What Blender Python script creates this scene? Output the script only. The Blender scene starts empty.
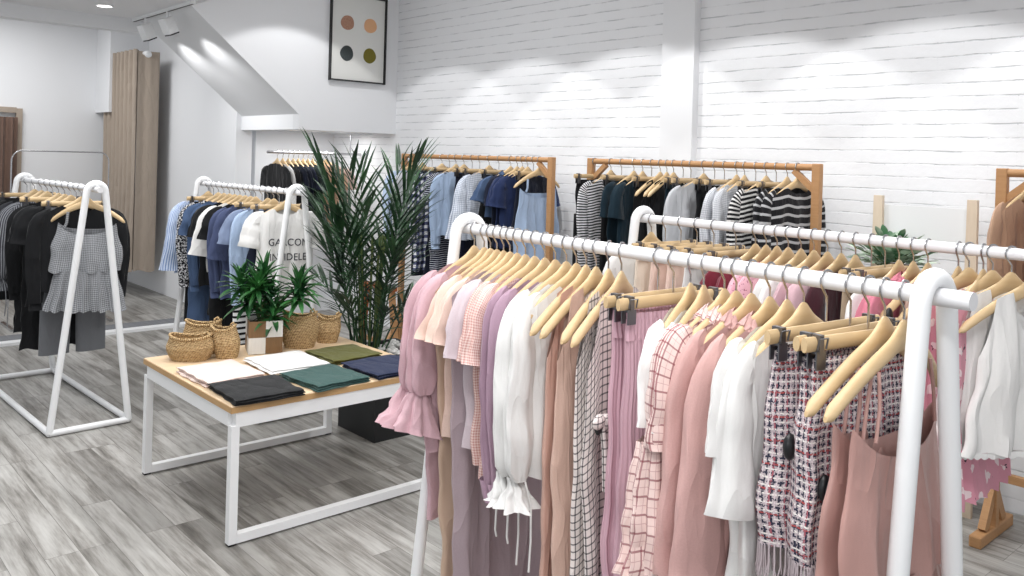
import bpy, math, random
from math import sin, cos, pi, radians
from mathutils import Vector, Matrix, noise
R = random.Random(7)
scene = bpy.context.scene
COL = scene.collection

# ------------------------------------------------------------------ camera, world, exposure
YAW, PIT, ROL, FPX, CYP = 0.8371033, 0.0050011, 0.0285142, 846.33, 163.11
Fv = Vector((cos(PIT)*cos(YAW), cos(PIT)*sin(YAW), -sin(PIT)))
Rt = Vector((sin(YAW), -cos(YAW), 0)); Up = Rt.cross(Fv)
R2 = Rt*cos(ROL) + Up*sin(ROL); U2 = -Rt*sin(ROL) + Up*cos(ROL)
cd = bpy.data.cameras.new('camera'); cam = bpy.data.objects.new('camera', cd); COL.objects.link(cam)
m = Matrix((R2, U2, -Fv)).transposed().to_4x4(); m.translation = Vector((0, 0, 1.6))
cam.matrix_world = m
cd.sensor_width = 36; cd.lens = FPX*36/1024; cd.shift_y = (CYP-288)/1024.0
cd.clip_start = .02; cd.clip_end = 100
scene.camera = cam
scene.view_settings.view_transform = 'Standard'; scene.view_settings.look = 'None'
scene.view_settings.exposure = 0.2; scene.view_settings.gamma = 1; scene.view_settings.use_curve_mapping = False
w = bpy.data.worlds.new('ambient_fill'); scene.world = w; w.use_nodes = True  # uniform ambient fill added through the open sides of the room
w.node_tree.nodes['Background'].inputs[0].default_value = (0.93, 0.96, 1, 1)
w.node_tree.nodes['Background'].inputs[1].default_value = 0.62

def area(name, loc, size, power, target=None, color=(1, 1, 1), sy=None):
    l = bpy.data.lights.new(name, 'AREA'); l.energy = power; l.color = color
    l.shape = 'RECTANGLE'; l.size = size; l.size_y = sy or size
    o = bpy.data.objects.new(name, l); COL.objects.link(o); o.location = loc
    d = (Vector(target) - Vector(loc)) if target else Vector((0, 0, -1))
    o.rotation_euler = d.to_track_quat('-Z', 'Y').to_euler()
    return o
def spot(name, loc, target, power, angle, blend=.3, rad=.03, color=(1, 1, 1)):
    l = bpy.data.lights.new(name, 'SPOT'); l.energy = power; l.spot_size = radians(angle); l.spot_blend = blend
    l.shadow_soft_size = rad; l.color = color
    o = bpy.data.objects.new(name, l); COL.objects.link(o); o.location = loc
    o.rotation_euler = (Vector(target)-Vector(loc)).to_track_quat('-Z', 'Y').to_euler()
    return o
CEIL, LOW = 3.4, 2.72
area('overhead_fill', (1.0, 1.2, 2.68), 1.6, 40, sy=2.4)  # unseen area lamp added overhead for even room light
area('overhead_fill', (1.2, 4.8, 2.68), 1.6, 42, sy=2.6)  # second added overhead fill, towards the far racks
area('high_ceiling_fill', (3.2, 4.6, 3.35), .7, 8, sy=2.2)  # added ambient fill below the high ceiling, no known fixture
area('camera_side_fill', (-1.3, -0.6, 2.1), 2.4, 20, target=(2, 2.2, .7), sy=1.8)  # soft fill added behind the camera, no known window there
area('niche_fill', (3.95, 7.1, 1.79), .6, 5, sy=.25)  # hidden lamp added to brighten the niche
area('fitting_room_fill', (1.6, 9.2, 3.05), 1.2, 34)  # unseen lamp added to lift the area beyond the header
for y, p in ((.8, 84), (1.79, 84), (2.77, 84), (3.78, 80), (4.78, 74), (5.75, 52)):
    spot('wall_washer_spot', (3.33, y, 3.37), (3.33, y, 0), p*.70, 98, .10, .03)
for (x, y), (tx, ty), p in (((.6, .4), (1.7, .9), 26), ((.8, 2.4), (1.7, 1.7), 26), ((1.0, 3.0), (1.95, 3.7), 22), ((1.0, 5.0), (1.9, 5.4), 26)):
    spot('unseen_overhead_spot', (x, y, 2.66), (tx, ty, .9), p, 80, .6, .05)  # unseen overhead spots aimed at the racks and table

# ------------------------------------------------------------------ materials
def lin(c):
    return tuple(((v/255)/12.92 if v/255 <= .04045 else ((v/255+.055)/1.055)**2.4) for v in c) + (1,)
class N:
    def __init__(s, name, rough=.6, spec=.5, metal=0):
        s.m = bpy.data.materials.new(name); s.m.use_nodes = True
        s.t = s.m.node_tree; s.b = s.t.nodes['Principled BSDF']
        s.b.inputs['Roughness'].default_value = rough; s.b.inputs['Metallic'].default_value = metal
        s.b.inputs['Specular IOR Level'].default_value = spec
    def n(s, kind, **kw):
        x = s.t.nodes.new(kind)
        for k, v in kw.items(): setattr(x, k, v)
        return x
    def link(s, a, b): s.t.links.new(a, b)
    def setv(s, sock, v):
        if isinstance(v, bpy.types.NodeSocket): s.link(v, sock)
        else: sock.default_value = v
    def math(s, op, a, b=None, c=None):
        x = s.n('ShaderNodeMath', operation=op); s.setv(x.inputs[0], a)
        if b is not None: s.setv(x.inputs[1], b)
        if c is not None: s.setv(x.inputs[2], c)
        return x.outputs[0]
    def mix(s, f, a, b, mode='MIX'):
        x = s.n('ShaderNodeMix', data_type='RGBA', blend_type=mode)
        s.setv(x.inputs[0], f); s.setv(x.inputs[6], a); s.setv(x.inputs[7], b); return x.outputs[2]
    def uv(s):
        t = s.n('ShaderNodeTexCoord'); x = s.n('ShaderNodeSeparateXYZ'); s.link(t.outputs['UV'], x.inputs[0])
        return x.outputs[0], x.outputs[1], t.outputs['UV']
    def noise(s, vec, scale, detail=3, rough=.5):
        x = s.n('ShaderNodeTexNoise'); x.inputs['Scale'].default_value = scale
        x.inputs['Detail'].default_value = detail; x.inputs['Roughness'].default_value = rough
        if vec is not None: s.link(vec, x.inputs['Vector'])
        return x.outputs['Fac']
    def mapping(s, vec, scale=(1, 1, 1), rot=(0, 0, 0), loc=(0, 0, 0)):
        x = s.n('ShaderNodeMapping'); s.link(vec, x.inputs[0]); x.inputs['Scale'].default_value = scale
        x.inputs['Rotation'].default_value = rot; x.inputs['Location'].default_value = loc; return x.outputs[0]
    def bump(s, h, strength=.3, dist=.002):
        x = s.n('ShaderNodeBump'); x.inputs['Strength'].default_value = strength; x.inputs['Distance'].default_value = dist
        s.link(h, x.inputs['Height']); s.link(x.outputs[0], s.b.inputs['Normal'])
    def ramp(s, f, stops):
        x = s.n('ShaderNodeValToRGB'); e = x.color_ramp.elements
        while len(e) < len(stops): e.new(.5)
        for i, (p, c) in enumerate(stops): e[i].position = p; e[i].color = c
        s.link(f, x.inputs[0]); return x.outputs[0]
    def base(s, v): s.setv(s.b.inputs['Base Color'], v); return s
M = {}
def plain(name, rgb, rough=.5, metal=0, spec=.5):
    q = N(name, rough, spec, metal); q.base(lin(rgb)); M[name] = q.m; return q.m

def cloth_finish(q, u_v, weave=700):
    h = q.math('ADD', q.math('POWER', q.math('ABSOLUTE', q.math('SUBTRACT', q.noise(q.mapping(u_v, (7, 2.6, 1), (0, 0, .25)), 1.0, 2, .5), .5)), .7), q.math('MULTIPLY', q.noise(q.mapping(u_v, (16, 7, 1), (0, 0, -.3)), 1.0, 3, .5), .35))
    h2 = q.noise(q.mapping(u_v, (weave, weave, 1)), 1.0, 1)
    q.bump(q.math('ADD', h, q.math('MULTIPLY', h2, .02)), .7, .028)
    q.b.inputs['Sheen Weight'].default_value = .12
def cloth(name, rgb, rough=.85, var=.08):
    q = N(name, rough, .25); u, v, uv = q.uv(); c = lin(rgb)
    d = tuple(k*(1-var*2) for k in c[:3])+(1,)
    f = q.noise(q.mapping(uv, (260, 260, 1)), 1, 2)
    q.base(q.mix(f, d, c)); cloth_finish(q, uv); M[name] = q.m; return q.m
def band(q, coord, period, width, phase=0.0):   # 1 inside a line
    f = q.math('FRACT', q.math('ADD', q.math('DIVIDE', coord, period), phase+50))
    return q.math('LESS_THAN', f, width)
def satin(name, rgb):
    q = N(name, .38, .5); u, v, uv = q.uv(); q.base(lin(rgb)); cloth_finish(q, uv); M[name] = q.m
def check(name, base, line, period, width, line2=None, vert=None, rough=.85):
    q = N(name, rough, .25); u, v, uv = q.uv()
    a = band(q, u, period, width); b = band(q, v, vert or period, width)
    s = q.math('MULTIPLY', q.math('ADD', a, b), .5)
    c = q.mix(q.math('MINIMUM', q.math('ADD', q.math('MULTIPLY', s, 1.5), 0), 1), lin(base), lin(line))
    if line2:
        c = q.mix(q.math('MULTIPLY', q.math('MAXIMUM', band(q, u, period, width*.35, .45), band(q, v, vert or period, width*.35, .45)), .6), c, lin(line2))
    q.base(c); cloth_finish(q, uv); M[name] = q.m
def gingham(name, base, mid, dark, period):
    q = N(name, .85, .25); u, v, uv = q.uv()
    s = q.math('MULTIPLY', q.math('ADD', band(q, u, period, .5), band(q, v, period, .5)), .5)
    q.base(q.ramp(s, [(0, lin(base)), (.5, lin(mid)), (1, lin(dark))])); cloth_finish(q, uv); M[name] = q.m
def stripe(name, base, line, period, width, horiz=True):
    q = N(name, .85, .25); u, v, uv = q.uv()
    w_ = q.math('ADD', v if horiz else u, q.math('MULTIPLY', q.noise(uv, 7, 1), .006))
    q.base(q.mix(band(q, w_, period, width), lin(base), lin(line))); cloth_finish(q, uv); M[name] = q.m
def floral(name, base, spot_, scale=60, thr=.45, base2=None):
    q = N(name, .85, .25); u, v, uv = q.uv()
    f = q.noise(q.mapping(uv, (scale, scale, 1)), 1, 3, .6)
    c = q.mix(q.math('GREATER_THAN', f, thr), lin(spot_), lin(base))
    if base2: c = q.mix(q.math('GREATER_THAN', q.noise(q.mapping(uv, (scale*.7, scale*.7, 1), loc=(9, 4, 0)), 1, 2), .6), c, lin(base2))
    q.base(c); cloth_finish(q, uv); M[name] = q.m
def pleat(name, rgb, period=.013):
    q = N(name, .8, .25); u, v, uv = q.uv(); c = lin(rgb)
    q.base(c)
    s = q.math('SINE', q.math('MULTIPLY', u, 2*pi/period))
    q.bump(q.math('ADD', s, q.noise(q.mapping(uv, (9, 3.5, 1)), 1, 3)), .55, .003); M[name] = q.m
def tweed(name):
    q = N(name, .95, .15); u, v, uv = q.uv()
    wob = q.math('MULTIPLY', q.noise(q.mapping(uv, (90, 90, 1)), 1, 2), .005)
    uu = q.math('ADD', u, wob); vv = q.math('ADD', v, wob)
    c = q.mix(q.noise(q.mapping(uv, (420, 420, 1)), 1, 2, .8), lin((150, 136, 144)), lin((226, 214, 216)))
    for co, per, wd, ph, col in ((uu, .013, .30, 0, (52, 54, 70)), (vv, .015, .26, 0, (60, 60, 76)), (vv, .045, .08, .62, (170, 80, 80)),
                                 (uu, .026, .13, .6, (168, 98, 108)), (vv, .015, .22, .45, (236, 230, 226)), (uu, .013, .2, .5, (222, 206, 210))):
        brk = q.math('GREATER_THAN', q.noise(q.mapping(uv, (190, 190, 1), loc=(ph*9, per*300, 0)), 1, 1), .44)
        c = q.mix(q.math('MULTIPLY', band(q, co, per, wd, ph), brk), c, lin(col))
    q.base(c); q.bump(q.noise(q.mapping(uv, (300, 300, 1)), 1, 2), .8, .004); M[name] = q.m
def woodm(name, a, b, axis=(1, 1, 1), rough=.5, obj=True, scale=18):
    q = N(name, rough, .4); t = q.n('ShaderNodeTexCoord')
    f = q.noise(q.mapping(t.outputs['Object'], axis), scale, 4, .6)
    q.base(q.mix(f, lin(a), lin(b))); q.bump(f, .08, .002); M[name] = q.m

plain('white_paint', (240, 241, 242), .32); plain('rack_bar', (232, 232, 234), .35); plain('table_frame', (236, 237, 238), .4)
plain('chrome', (190, 190, 192), .25, 1); plain('dark_metal', (120, 120, 124), .35, 1); plain('black_plastic', (22, 23, 26), .35)
plain('black_box', (26, 28, 30), .5); plain('black_frame', (20, 20, 22), .4); plain('rubber', (30, 30, 32), .8)
woodm('hanger_wood', (198, 168, 124), (220, 194, 154), (.25, 6, 6), .38, scale=10)
woodm('rack_wood', (166, 122, 80), (194, 150, 106), (5, .4, 5), .5)
woodm('pale_wood', (214, 196, 172), (232, 216, 196), (5, 5, .5), .5)
woodm('table_wood', (212, 184, 148), (228, 203, 170), (.6, 5, 5), .45, scale=8)
woodm('table_edge', (176, 138, 92), (198, 162, 116), (1, 1, 6), .5)
woodm('red_wood', (150, 82, 44), (176, 104, 62), (5, 5, .5), .5)
woodm('planter_brown', (112, 84, 54), (142, 110, 76), (6, 6, .8), .6); woodm('planter_white', (214, 212, 206), (236, 235, 231), (6, 6, .8), .6)

cloth('mauve_pink', (212, 176, 184)); cloth('peach', (234, 206, 192)); satin('champagne', (200, 172, 150)); cloth('lilac_grey', (212, 198, 204))
cloth('lilac_shade', (178, 160, 166)); cloth('mauve', (176, 146, 164)); cloth('white_cloth', (232, 231, 229), var=.02); cloth('nude', (222, 188, 172)); satin('nude_satin', (205, 165, 150))
pleat('mauve_pleat', (208, 168, 180)); cloth('dusty_pink', (206, 165, 160)); satin('rose_satin', (184, 142, 134)); cloth('cream', (236, 222, 205))
check('bw_check', (232, 222, 218), (48, 42, 50), .019, .2); check('plaid_pink', (230, 206, 200), (140, 82, 88), .036, .12, (176, 126, 130))
gingham('pink_micro', (234, 214, 208), (220, 184, 176), (198, 148, 142), .0075); gingham('navy_gingham', (232, 234, 240), (86, 92, 124), (22, 26, 50), .05)
tweed('tweed'); cloth('maroon', (112, 30, 46)); cloth('dark_maroon', (64, 26, 36)); cloth('khaki', (178, 158, 136)); cloth('hot_pink', (208, 124, 142))
floral('pink_floral', (226, 176, 188), (150, 70, 96), 70, .38); floral('rose_floral', (222, 156, 172), (60, 40, 54), 30, .33, (244, 224, 226)); floral('red_floral', (150, 40, 52), (240, 214, 210), 60, .42)
cloth('black_cloth', (18, 19, 22), var=.05); cloth('charcoal', (44, 45, 50)); cloth('navy', (24, 30, 50)); cloth('deep_navy', (16, 22, 40)); cloth('bright_navy', (32, 46, 84))
cloth('teal_black', (14, 38, 50)); cloth('dark_green', (28, 44, 40)); cloth('sky_blue', (168, 188, 216)); cloth('pale_blue', (196, 212, 236)); cloth('grey_blue', (126, 140, 168)); cloth('denim', (70, 90, 122)); cloth('slate_blue', (70, 80, 112))
cloth('mid_grey', (112, 114, 118)); cloth('light_grey', (200, 202, 206)); cloth('blush_tee', (226, 202, 194)); cloth('tan', (206, 168, 140)); cloth('brown', (150, 98, 70))
check('grey_glen', (150, 152, 156), (92, 94, 98), .011, .3, (196, 198, 200)); check('pale_check', (216, 222, 232), (120, 132, 158), .014, .2); check('grey_fine', (220, 222, 226), (150, 154, 164), .012, .22)
stripe('houndstooth', (222, 222, 224), (28, 28, 34), .017, .5); stripe('bw_wide', (24, 24, 28), (186, 186, 188), .045, .3); stripe('bw_mid', (232, 230, 228), (24, 24, 28), .024, .55)
stripe('navy_pin', (26, 30, 48), (206, 210, 220), .016, .28); stripe('grey_pin', (64, 66, 72), (150, 152, 158), .014, .35, False); stripe('blue_stripe', (208, 220, 240), (110, 140, 192), .012, .4, False)
stripe('lattice', (20, 22, 28), (226, 226, 226), .03, .2); stripe('lace_up', (244, 244, 244), (20, 20, 24), .036, .42)
floral('bw_floral', (220, 220, 222), (22, 22, 28), 75, .52); floral('blue_print', (210, 222, 240), (90, 120, 176), 40, .48)
floral('dark_print', (24, 28, 34), (170, 176, 180), 26, .36)
cloth('olive', (92, 92, 42)); cloth('bottle_green', (52, 84, 80)); cloth('ink_navy', (24, 36, 68)); cloth('blush', (228, 208, 200), var=.04); cloth('ink_black', (14, 16, 19)); cloth('curtain_taupe', (176, 162, 148)); cloth('curtain_brown', (122, 98, 86))

def wall_mat(name, rgb, bumpd=.001):
    q = N(name, .75, .3); t = q.n('ShaderNodeTexCoord'); q.base(lin(rgb)); q.bump(q.noise(t.outputs['Object'], 30, 4), .15, bumpd); M[name] = q.m
wall_mat('plaster', (236, 237, 239)); wall_mat('plaster_grey', (214, 214, 216)); wall_mat('ceiling_paint', (240, 240, 242)); wall_mat('fascia_paint', (246, 247, 249))
# painted brick: long shallow courses, ragged joints
q = N('painted_brick', .6, .35); t = q.n('ShaderNodeTexCoord')
sx = q.n('ShaderNodeSeparateXYZ'); q.link(t.outputs['Object'], sx.inputs[0])
cb = q.n('ShaderNodeCombineXYZ'); q.link(sx.outputs[1], cb.inputs[0])
wv = q.math('MULTIPLY', q.math('SUBTRACT', q.noise(q.mapping(t.outputs['Object'], (1, 2.2, 5)), 2.2, 3), .5), .016)
q.link(q.math('ADD', sx.outputs[2], wv), cb.inputs[1])
br = q.n('ShaderNodeTexBrick', offset=.5); q.link(cb.outputs[0], br.inputs['Vector'])
for k, v in (('Scale', 1), ('Mortar Size', .0042), ('Mortar Smooth', .35), ('Brick Width', .25), ('Row Height', .068), ('Bias', 0)): br.inputs[k].default_value = v
br.inputs['Color1'].default_value = (1, 1, 1, 1); br.inputs['Color2'].default_value = (.8, .8, .8, 1); br.inputs['Mortar'].default_value = (0, 0, 0, 1)
patch = q.noise(q.mapping(t.outputs['Object'], (1, 3, 9)), 2.0, 4, .65)
fr = q.math('MULTIPLY', br.outputs['Fac'], q.ramp(patch, [(.42, (.1, .1, .1, 1)), (.6, (1, 1, 1, 1))]))
# upright joints are mostly filled with paint
row = q.math('ABSOLUTE', q.math('SUBTRACT', q.math('FRACT', q.math('ADD', q.math('DIVIDE', q.math('ADD', sx.outputs[2], wv), .068), 40.0)), .5))
hor = q.math('GREATER_THAN', row, .42)
fr = q.math('MULTIPLY', fr, q.math('ADD', q.math('MULTIPLY', hor, .95), .05))
q.base(q.mix(q.math('MULTIPLY', fr, .5), lin((240, 241, 243)), lin((150, 153, 160))))
q.bump(q.math('SUBTRACT', q.math('MULTIPLY', q.noise(t.outputs['Object'], 26, 4), .5), fr), .6, .006)
M['painted_brick'] = q.m
# floor planks running along Y
q = N('grey_planks', .42, .4); t = q.n('ShaderNodeTexCoord')
mp = q.mapping(t.outputs['Object'], (1, 1, 1), (0, 0, pi/2))
br = q.n('ShaderNodeTexBrick', offset=.37, offset_frequency=3); q.link(mp, br.inputs['Vector'])
for k, v in (('Scale', 1), ('Mortar Size', .0012), ('Mortar Smooth', .2), ('Brick Width', 1.2), ('Row Height', .125), ('Bias', -.1)): br.inputs[k].default_value = v
br.inputs['Color1'].default_value = (0, 0, 0, 1); br.inputs['Color2'].default_value = (1, 1, 1, 1)
sh = q.n('ShaderNodeVectorMath', operation='ADD'); q.link(mp, sh.inputs[0])
sc_ = q.n('ShaderNodeVectorMath', operation='SCALE'); q.link(br.outputs['Color'], sc_.inputs[0]); sc_.inputs[3].default_value = 9.0; q.link(sc_.outputs[0], sh.inputs[1])
g1 = q.noise(q.mapping(sh.outputs[0], (1.3, 11, 1)), 1.6, 6, .62); g2 = q.noise(q.mapping(sh.outputs[0], (1.0, 26, 1)), 3.0, 6, .7)
g = q.math('ADD', q.math('MULTIPLY', g1, .7), q.math('MULTIPLY', g2, .3))
tone = q.ramp(g, [(.34, lin((100, 97, 92))), (.45, lin((146, 143, 138))), (.55, lin((176, 174, 170))), (.68, lin((194, 193, 189)))])
pt = q.ramp(br.outputs['Color'], [(0, (.66, .655, .645, 1)), (.5, (.92, .92, .915, 1)), (1, (1.06, 1.06, 1.06, 1))])
c = q.mix(1.0, tone, pt, 'MULTIPLY'); c = q.mix(q.math('MULTIPLY', br.outputs['Fac'], .7), c, lin((96, 92, 88)))
q.base(c); q.bump(g, .12, .002); M['grey_planks'] = q.m
# foliage
def leafm(name, a, b, rough=.45):
    q = N(name, rough, .45); t = q.n('ShaderNodeTexCoord'); oi = q.noise(t.outputs['Object'], 9, 3)
    q.base(q.mix(q.ramp(oi, [(.38, (0, 0, 0, 1)), (.62, (1, 1, 1, 1))]), lin(a), lin(b))); M[name] = q.m
leafm('palm_leaf', (18, 44, 28), (50, 86, 52)); leafm('dracaena_leaf', (22, 66, 34), (58, 118, 58)); leafm('rubber_leaf', (70, 116, 80), (206, 222, 202)); leafm('stem_green', (60, 84, 44), (92, 104, 58), .6)
q = N('woven_straw', .8, .3); t = q.n('ShaderNodeTexCoord'); u, v, uv = q.uv()
wv = q.noise(q.mapping(uv, (60, 90, 1)), 1, 3)
ph_ = q.math('MULTIPLY', q.math('FLOOR', q.math('DIVIDE', v, .0105)), 2.1)
wp = q.math('ADD', q.math('MULTIPLY', q.math('SINE', q.math('MULTIPLY', v, 2*pi/.0105)), .75), q.math('MULTIPLY', q.math('SINE', q.math('ADD', q.math('MULTIPLY', u, 2*pi/.014), ph_)), .45))
q.base(q.ramp(q.math('ADD', q.math('MULTIPLY', wp, .22), wv), [(.2, lin((140, 108, 72))), (.5, lin((206, 172, 124))), (.8, lin((228, 202, 158)))]))
q.bump(wp, .7, .005); M['woven_straw'] = q.m
woodm('pebble', (214, 212, 208), (240, 239, 236), rough=.6); plain('soil', (44, 34, 26), .9)
q = N('paper', .7, .2); q.base(lin((226, 226, 222))); M['paper'] = q.m
def disc_mat(name, a, b):
    q = N(name, .8, .1); t = q.n('ShaderNodeTexCoord'); q.base(q.mix(q.noise(q.mapping(t.outputs['Object'], (1, 1, 1)), 90, 4, .8), lin(a), lin(b))); M[name] = q.m
disc_mat('dot_copper', (128, 78, 56), (208, 170, 148)); disc_mat('dot_peach', (222, 170, 128), (230, 182, 142)); disc_mat('dot_slate', (36, 40, 42), (92, 98, 98)); disc_mat('dot_moss', (104, 96, 36), (140, 132, 66))
q = N('lamp_glow', .5); q.b.inputs['Emission Color'].default_value = (1, .97, .92, 1); q.b.inputs['Emission Strength'].default_value = 6; M['lamp_glow'] = q.m
q = N('ink', .8, .1); q.base(lin((52, 54, 62))); M['ink'] = q.m

# ------------------------------------------------------------------ mesh helpers
class MB:
    def __init__(s): s.v = []; s.f = []; s.uv = []; s.mi = []; s.mid = 0
    def add(s, vs, fs, uvs=None):
        o = len(s.v); s.v += [tuple(p) for p in vs]
        for k, f in enumerate(fs):
            s.f.append([i+o for i in f]); s.mi.append(s.mid)
            s.uv.append(uvs[k] if uvs else [(vs[i][0], vs[i][2]) for i in f])
        return s
    def box(s, c, d, rz=0, taper=1.0, M4=None):
        vs = []
        for z in (-1, 1):
            k = 1 if z < 0 else taper
            for x, y in ((-1, -1), (1, -1), (1, 1), (-1, 1)):
                p = Vector((x*d[0]/2*k, y*d[1]/2*k, z*d[2]/2)); p = Matrix.Rotation(rz, 3, 'Z') @ p
                if M4: p = M4 @ p
                vs.append(Vector(c)+p)
        return s.add(vs, [(0, 3, 2, 1), (4, 5, 6, 7), (0, 1, 5, 4), (1, 2, 6, 5), (2, 3, 7, 6), (3, 0, 4, 7)])
    def bar(s, a, b, wy, wz, up=(0, 0, 1)):       # square bar between two points
        a, b = Vector(a), Vector(b); t = (b-a).normalized(); upv = Vector(up)
        if abs(t.dot(upv)) > .95: upv = Vector((0, 1, 0))
        sd = t.cross(upv).normalized(); u = sd.cross(t)
        vs = [p+sd*i*wy/2+u*j*wz/2 for p in (a, b) for i, j in ((-1, -1), (1, -1), (1, 1), (-1, 1))]
        return s.add(vs, [(0, 1, 2, 3), (7, 6, 5, 4), (0, 4, 5, 1), (1, 5, 6, 2), (2, 6, 7, 3), (3, 7, 4, 0)])
    def tube(s, pts, r, n=12, caps=True):
        pts = [Vector(p) for p in pts]; rs = r if isinstance(r, (list, tuple)) else [r]*len(pts)
        rings = []; up = None
        for i, p in enumerate(pts):
            t = (pts[min(i+1, len(pts)-1)]-pts[max(i-1, 0)]).normalized()
            if up is None: up = Vector((0, 0, 1)) if abs(t.z) < .9 else Vector((0, 1, 0))
            sd = t.cross(up).normalized(); up = sd.cross(t).normalized()
            rings.append([p+(sd*cos(2*pi*k/n)+up*sin(2*pi*k/n))*rs[i] for k in range(n)])
        return s.rings(rings, caps, caps)
    def rings(s, rings, c0=False, c1=False, uvs=None, close=True):
        n = len(rings[0]); o = len(s.v)
        for r in rings: s.v += [tuple(p) for p in r]
        L = [0.0]
        for i in range(1, n+1): L.append(L[-1]+(Vector(rings[len(rings)//2][i % n])-Vector(rings[len(rings)//2][i-1])).length)
        V = [0.0]
        for j in range(1, len(rings)): V.append(V[-1]-(Vector(rings[j][0])-Vector(rings[j-1][0])).length)
        if uvs: V = [Vector(r[n//2]).z for r in rings] if uvs == 'z' else V
        for j in range(len(rings)-1):
            for i in range(n if close else n-1):
                k = (i+1) % n
                s.f.append([o+j*n+i, o+j*n+k, o+(j+1)*n+k, o+(j+1)*n+i]); s.mi.append(s.mid)
                if uvs == 'z':
                    q4 = [.6*rings[a][b][2]+.4*V[a] for a, b in ((j, i), (j, k), (j+1, k), (j+1, i))]
                    s.uv.append([(L[i], q4[0]), (L[i+1], q4[1]), (L[i+1], q4[2]), (L[i], q4[3])])
                else: s.uv.append([(L[i], V[j]), (L[i+1], V[j]), (L[i+1], V[j+1]), (L[i], V[j+1])])
        for c, ring, rev in ((c0, 0, True), (c1, len(rings)-1, False)):
            if c:
                f = [o+ring*n+i for i in range(n)]
                if not rev: f.reverse()
                s.f.append(f); s.mi.append(s.mid); s.uv.append([(s.v[i][0], s.v[i][2]) for i in f])
        return s
    def prism(s, poly, ax, a, b):                 # polygon in the plane normal to ax, extruded from a to b
        def P(p, t):
            return {'x': (t, p[0], p[1]), 'y': (p[0], t, p[1]), 'z': (p[0], p[1], t)}[ax]
        n = len(poly); vs = [P(p, a) for p in poly]+[P(p, b) for p in poly]
        return s.add(vs, [list(range(n-1, -1, -1)), list(range(n, 2*n))]+[(i, (i+1) % n, n+(i+1) % n, n+i) for i in range(n)])
    def blob(s, c, r, n=10, m_=7, jit=0):
        rings = []
        for j in range(m_+1):
            a = pi*j/m_; rr = max(sin(a), .02)
            k = 1+jit*noise.noise(Vector((c[0]*40+j*.7, c[1]*40, 3)))
            rings.append([(c[0]+r[0]*rr*cos(2*pi*i/n)*k, c[1]+r[1]*rr*sin(2*pi*i/n)*k, c[2]+r[2]*cos(a)) for i in range(n)])
        return s.rings(rings, True, True)
    def data(s, name, mats, smooth=True):
        me = bpy.data.meshes.new(name); me.from_pydata(s.v, [], s.f)
        l = me.uv_layers.new(name='UVMap'); k = 0; buf = []
        for f in s.uv:
            for c in f: buf += [c[0], c[1]]
        l.data.foreach_set('uv', buf)
        for x in (mats if isinstance(mats, (list, tuple)) else [mats]): me.materials.append(M[x])
        me.polygons.foreach_set('material_index', s.mi)
        me.polygons.foreach_set('use_smooth', [smooth]*len(me.polygons))
        me.update()
        if smooth:
            try: me.set_sharp_from_angle(angle=radians(50))
            except Exception: pass
        return me
def obj(name, mb, mats, parent=None, smooth=True, loc=None, rz=0, bevel=0):
    me = mb if isinstance(mb, bpy.types.Mesh) else mb.data(name, mats, smooth)
    o = bpy.data.objects.new(name, me); COL.objects.link(o)
    if parent is not None: o.parent = parent
    if loc is not None: o.location = loc
    o.rotation_euler = (0, 0, rz)
    if bevel:
        b = o.modifiers.new('bevel', 'BEVEL'); b.width = bevel; b.segments = 2; b.limit_method = 'ANGLE'
    return o
def tag(o, label, cat, group=None):
    o['label'] = label; o['category'] = cat
    if group: o['group'] = group
    return o
def thing(name, label, cat, loc=(0, 0, 0), rz=0, group=None):
    o = bpy.data.objects.new(name, None); COL.objects.link(o); o.location = loc; o.rotation_euler = (0, 0, rz); o.empty_display_size = .1
    return tag(o, label, cat, group)
def struct(name, mb, mat, bevel=0):
    o = obj(name, mb, mat, smooth=False, bevel=bevel); o['kind'] = 'structure'; return o
def copy_tree(o, parent=None):
    c = o.copy(); COL.objects.link(c)
    if parent is not None: c.parent = parent
    for ch in [x for x in o.children]: copy_tree(ch, c)
    return c
def interp(tab, t):
    for (a, va), (b, vb) in zip(tab, tab[1:]):
        if t <= b: 
            k = (t-a)/(b-a) if b > a else 0; k = k*k*(3-2*k) if False else k
            return va+(vb-va)*k
    return tab[-1][1]

# ------------------------------------------------------------------ the room
BX, PY, NY, WX, BACK = 4.45, 6.56, 7.68, 3.41, 10.6
struct('floor', MB().box((1.2, 4.0, -.05), (7.4, 14.2, .1)), 'grey_planks')
struct('ceiling', MB().box((.43, 2.35, LOW+.05), (4.2, 10.7, .1)), 'ceiling_paint')
struct('ceiling_high', MB().box((3.6, 2.1, CEIL+.05), (2.2, 9.2, .1)), 'ceiling_paint')
struct('trim_ceiling_step', MB().box((2.50, 2.0, 3.11), (.06, 9.1, .58)), 'ceiling_paint')
struct('ceiling_fitting_room', MB().box((.9, 9.3, 3.25), (5.4, 3.0, .1)), 'ceiling_paint')
struct('trim_header', MB().box((-.05, NY+.07, 2.92), (5.15, .14, .62)), 'plaster')
struct('wall_right', MB().box((BX+.1, 2.6, 1.7), (.2, 10.2, 3.4)), 'painted_brick')
struct('wall_pier', MB().box((BX-.03, 3.32, 1.7), (.06, .25, 3.4)), 'plaster')
k = (2.70-1.93)/(3.46-2.54)
def sx_at(z): return 3.46-(z-1.93)/k
struct('wall_back', MB().prism([(3.46, 1.93), (3.46, 1.80), (BX, 1.80), (BX, CEIL), (2.53, CEIL), (2.53, LOW), (sx_at(LOW), LOW)], 'y', PY, PY+.1), 'plaster')
struct('trim_stair_soffit', MB().prism([(3.46, 1.93), (3.56, 1.93), (sx_at(LOW)+.1, LOW), (sx_at(LOW), LOW)], 'y', PY+.1, NY), 'plaster')
struct('trim_stair_fascia', MB().box((3.51, (PY+.1+NY)/2, 1.865), (.10, NY-PY-.1, .13)), 'fascia_paint')
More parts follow.
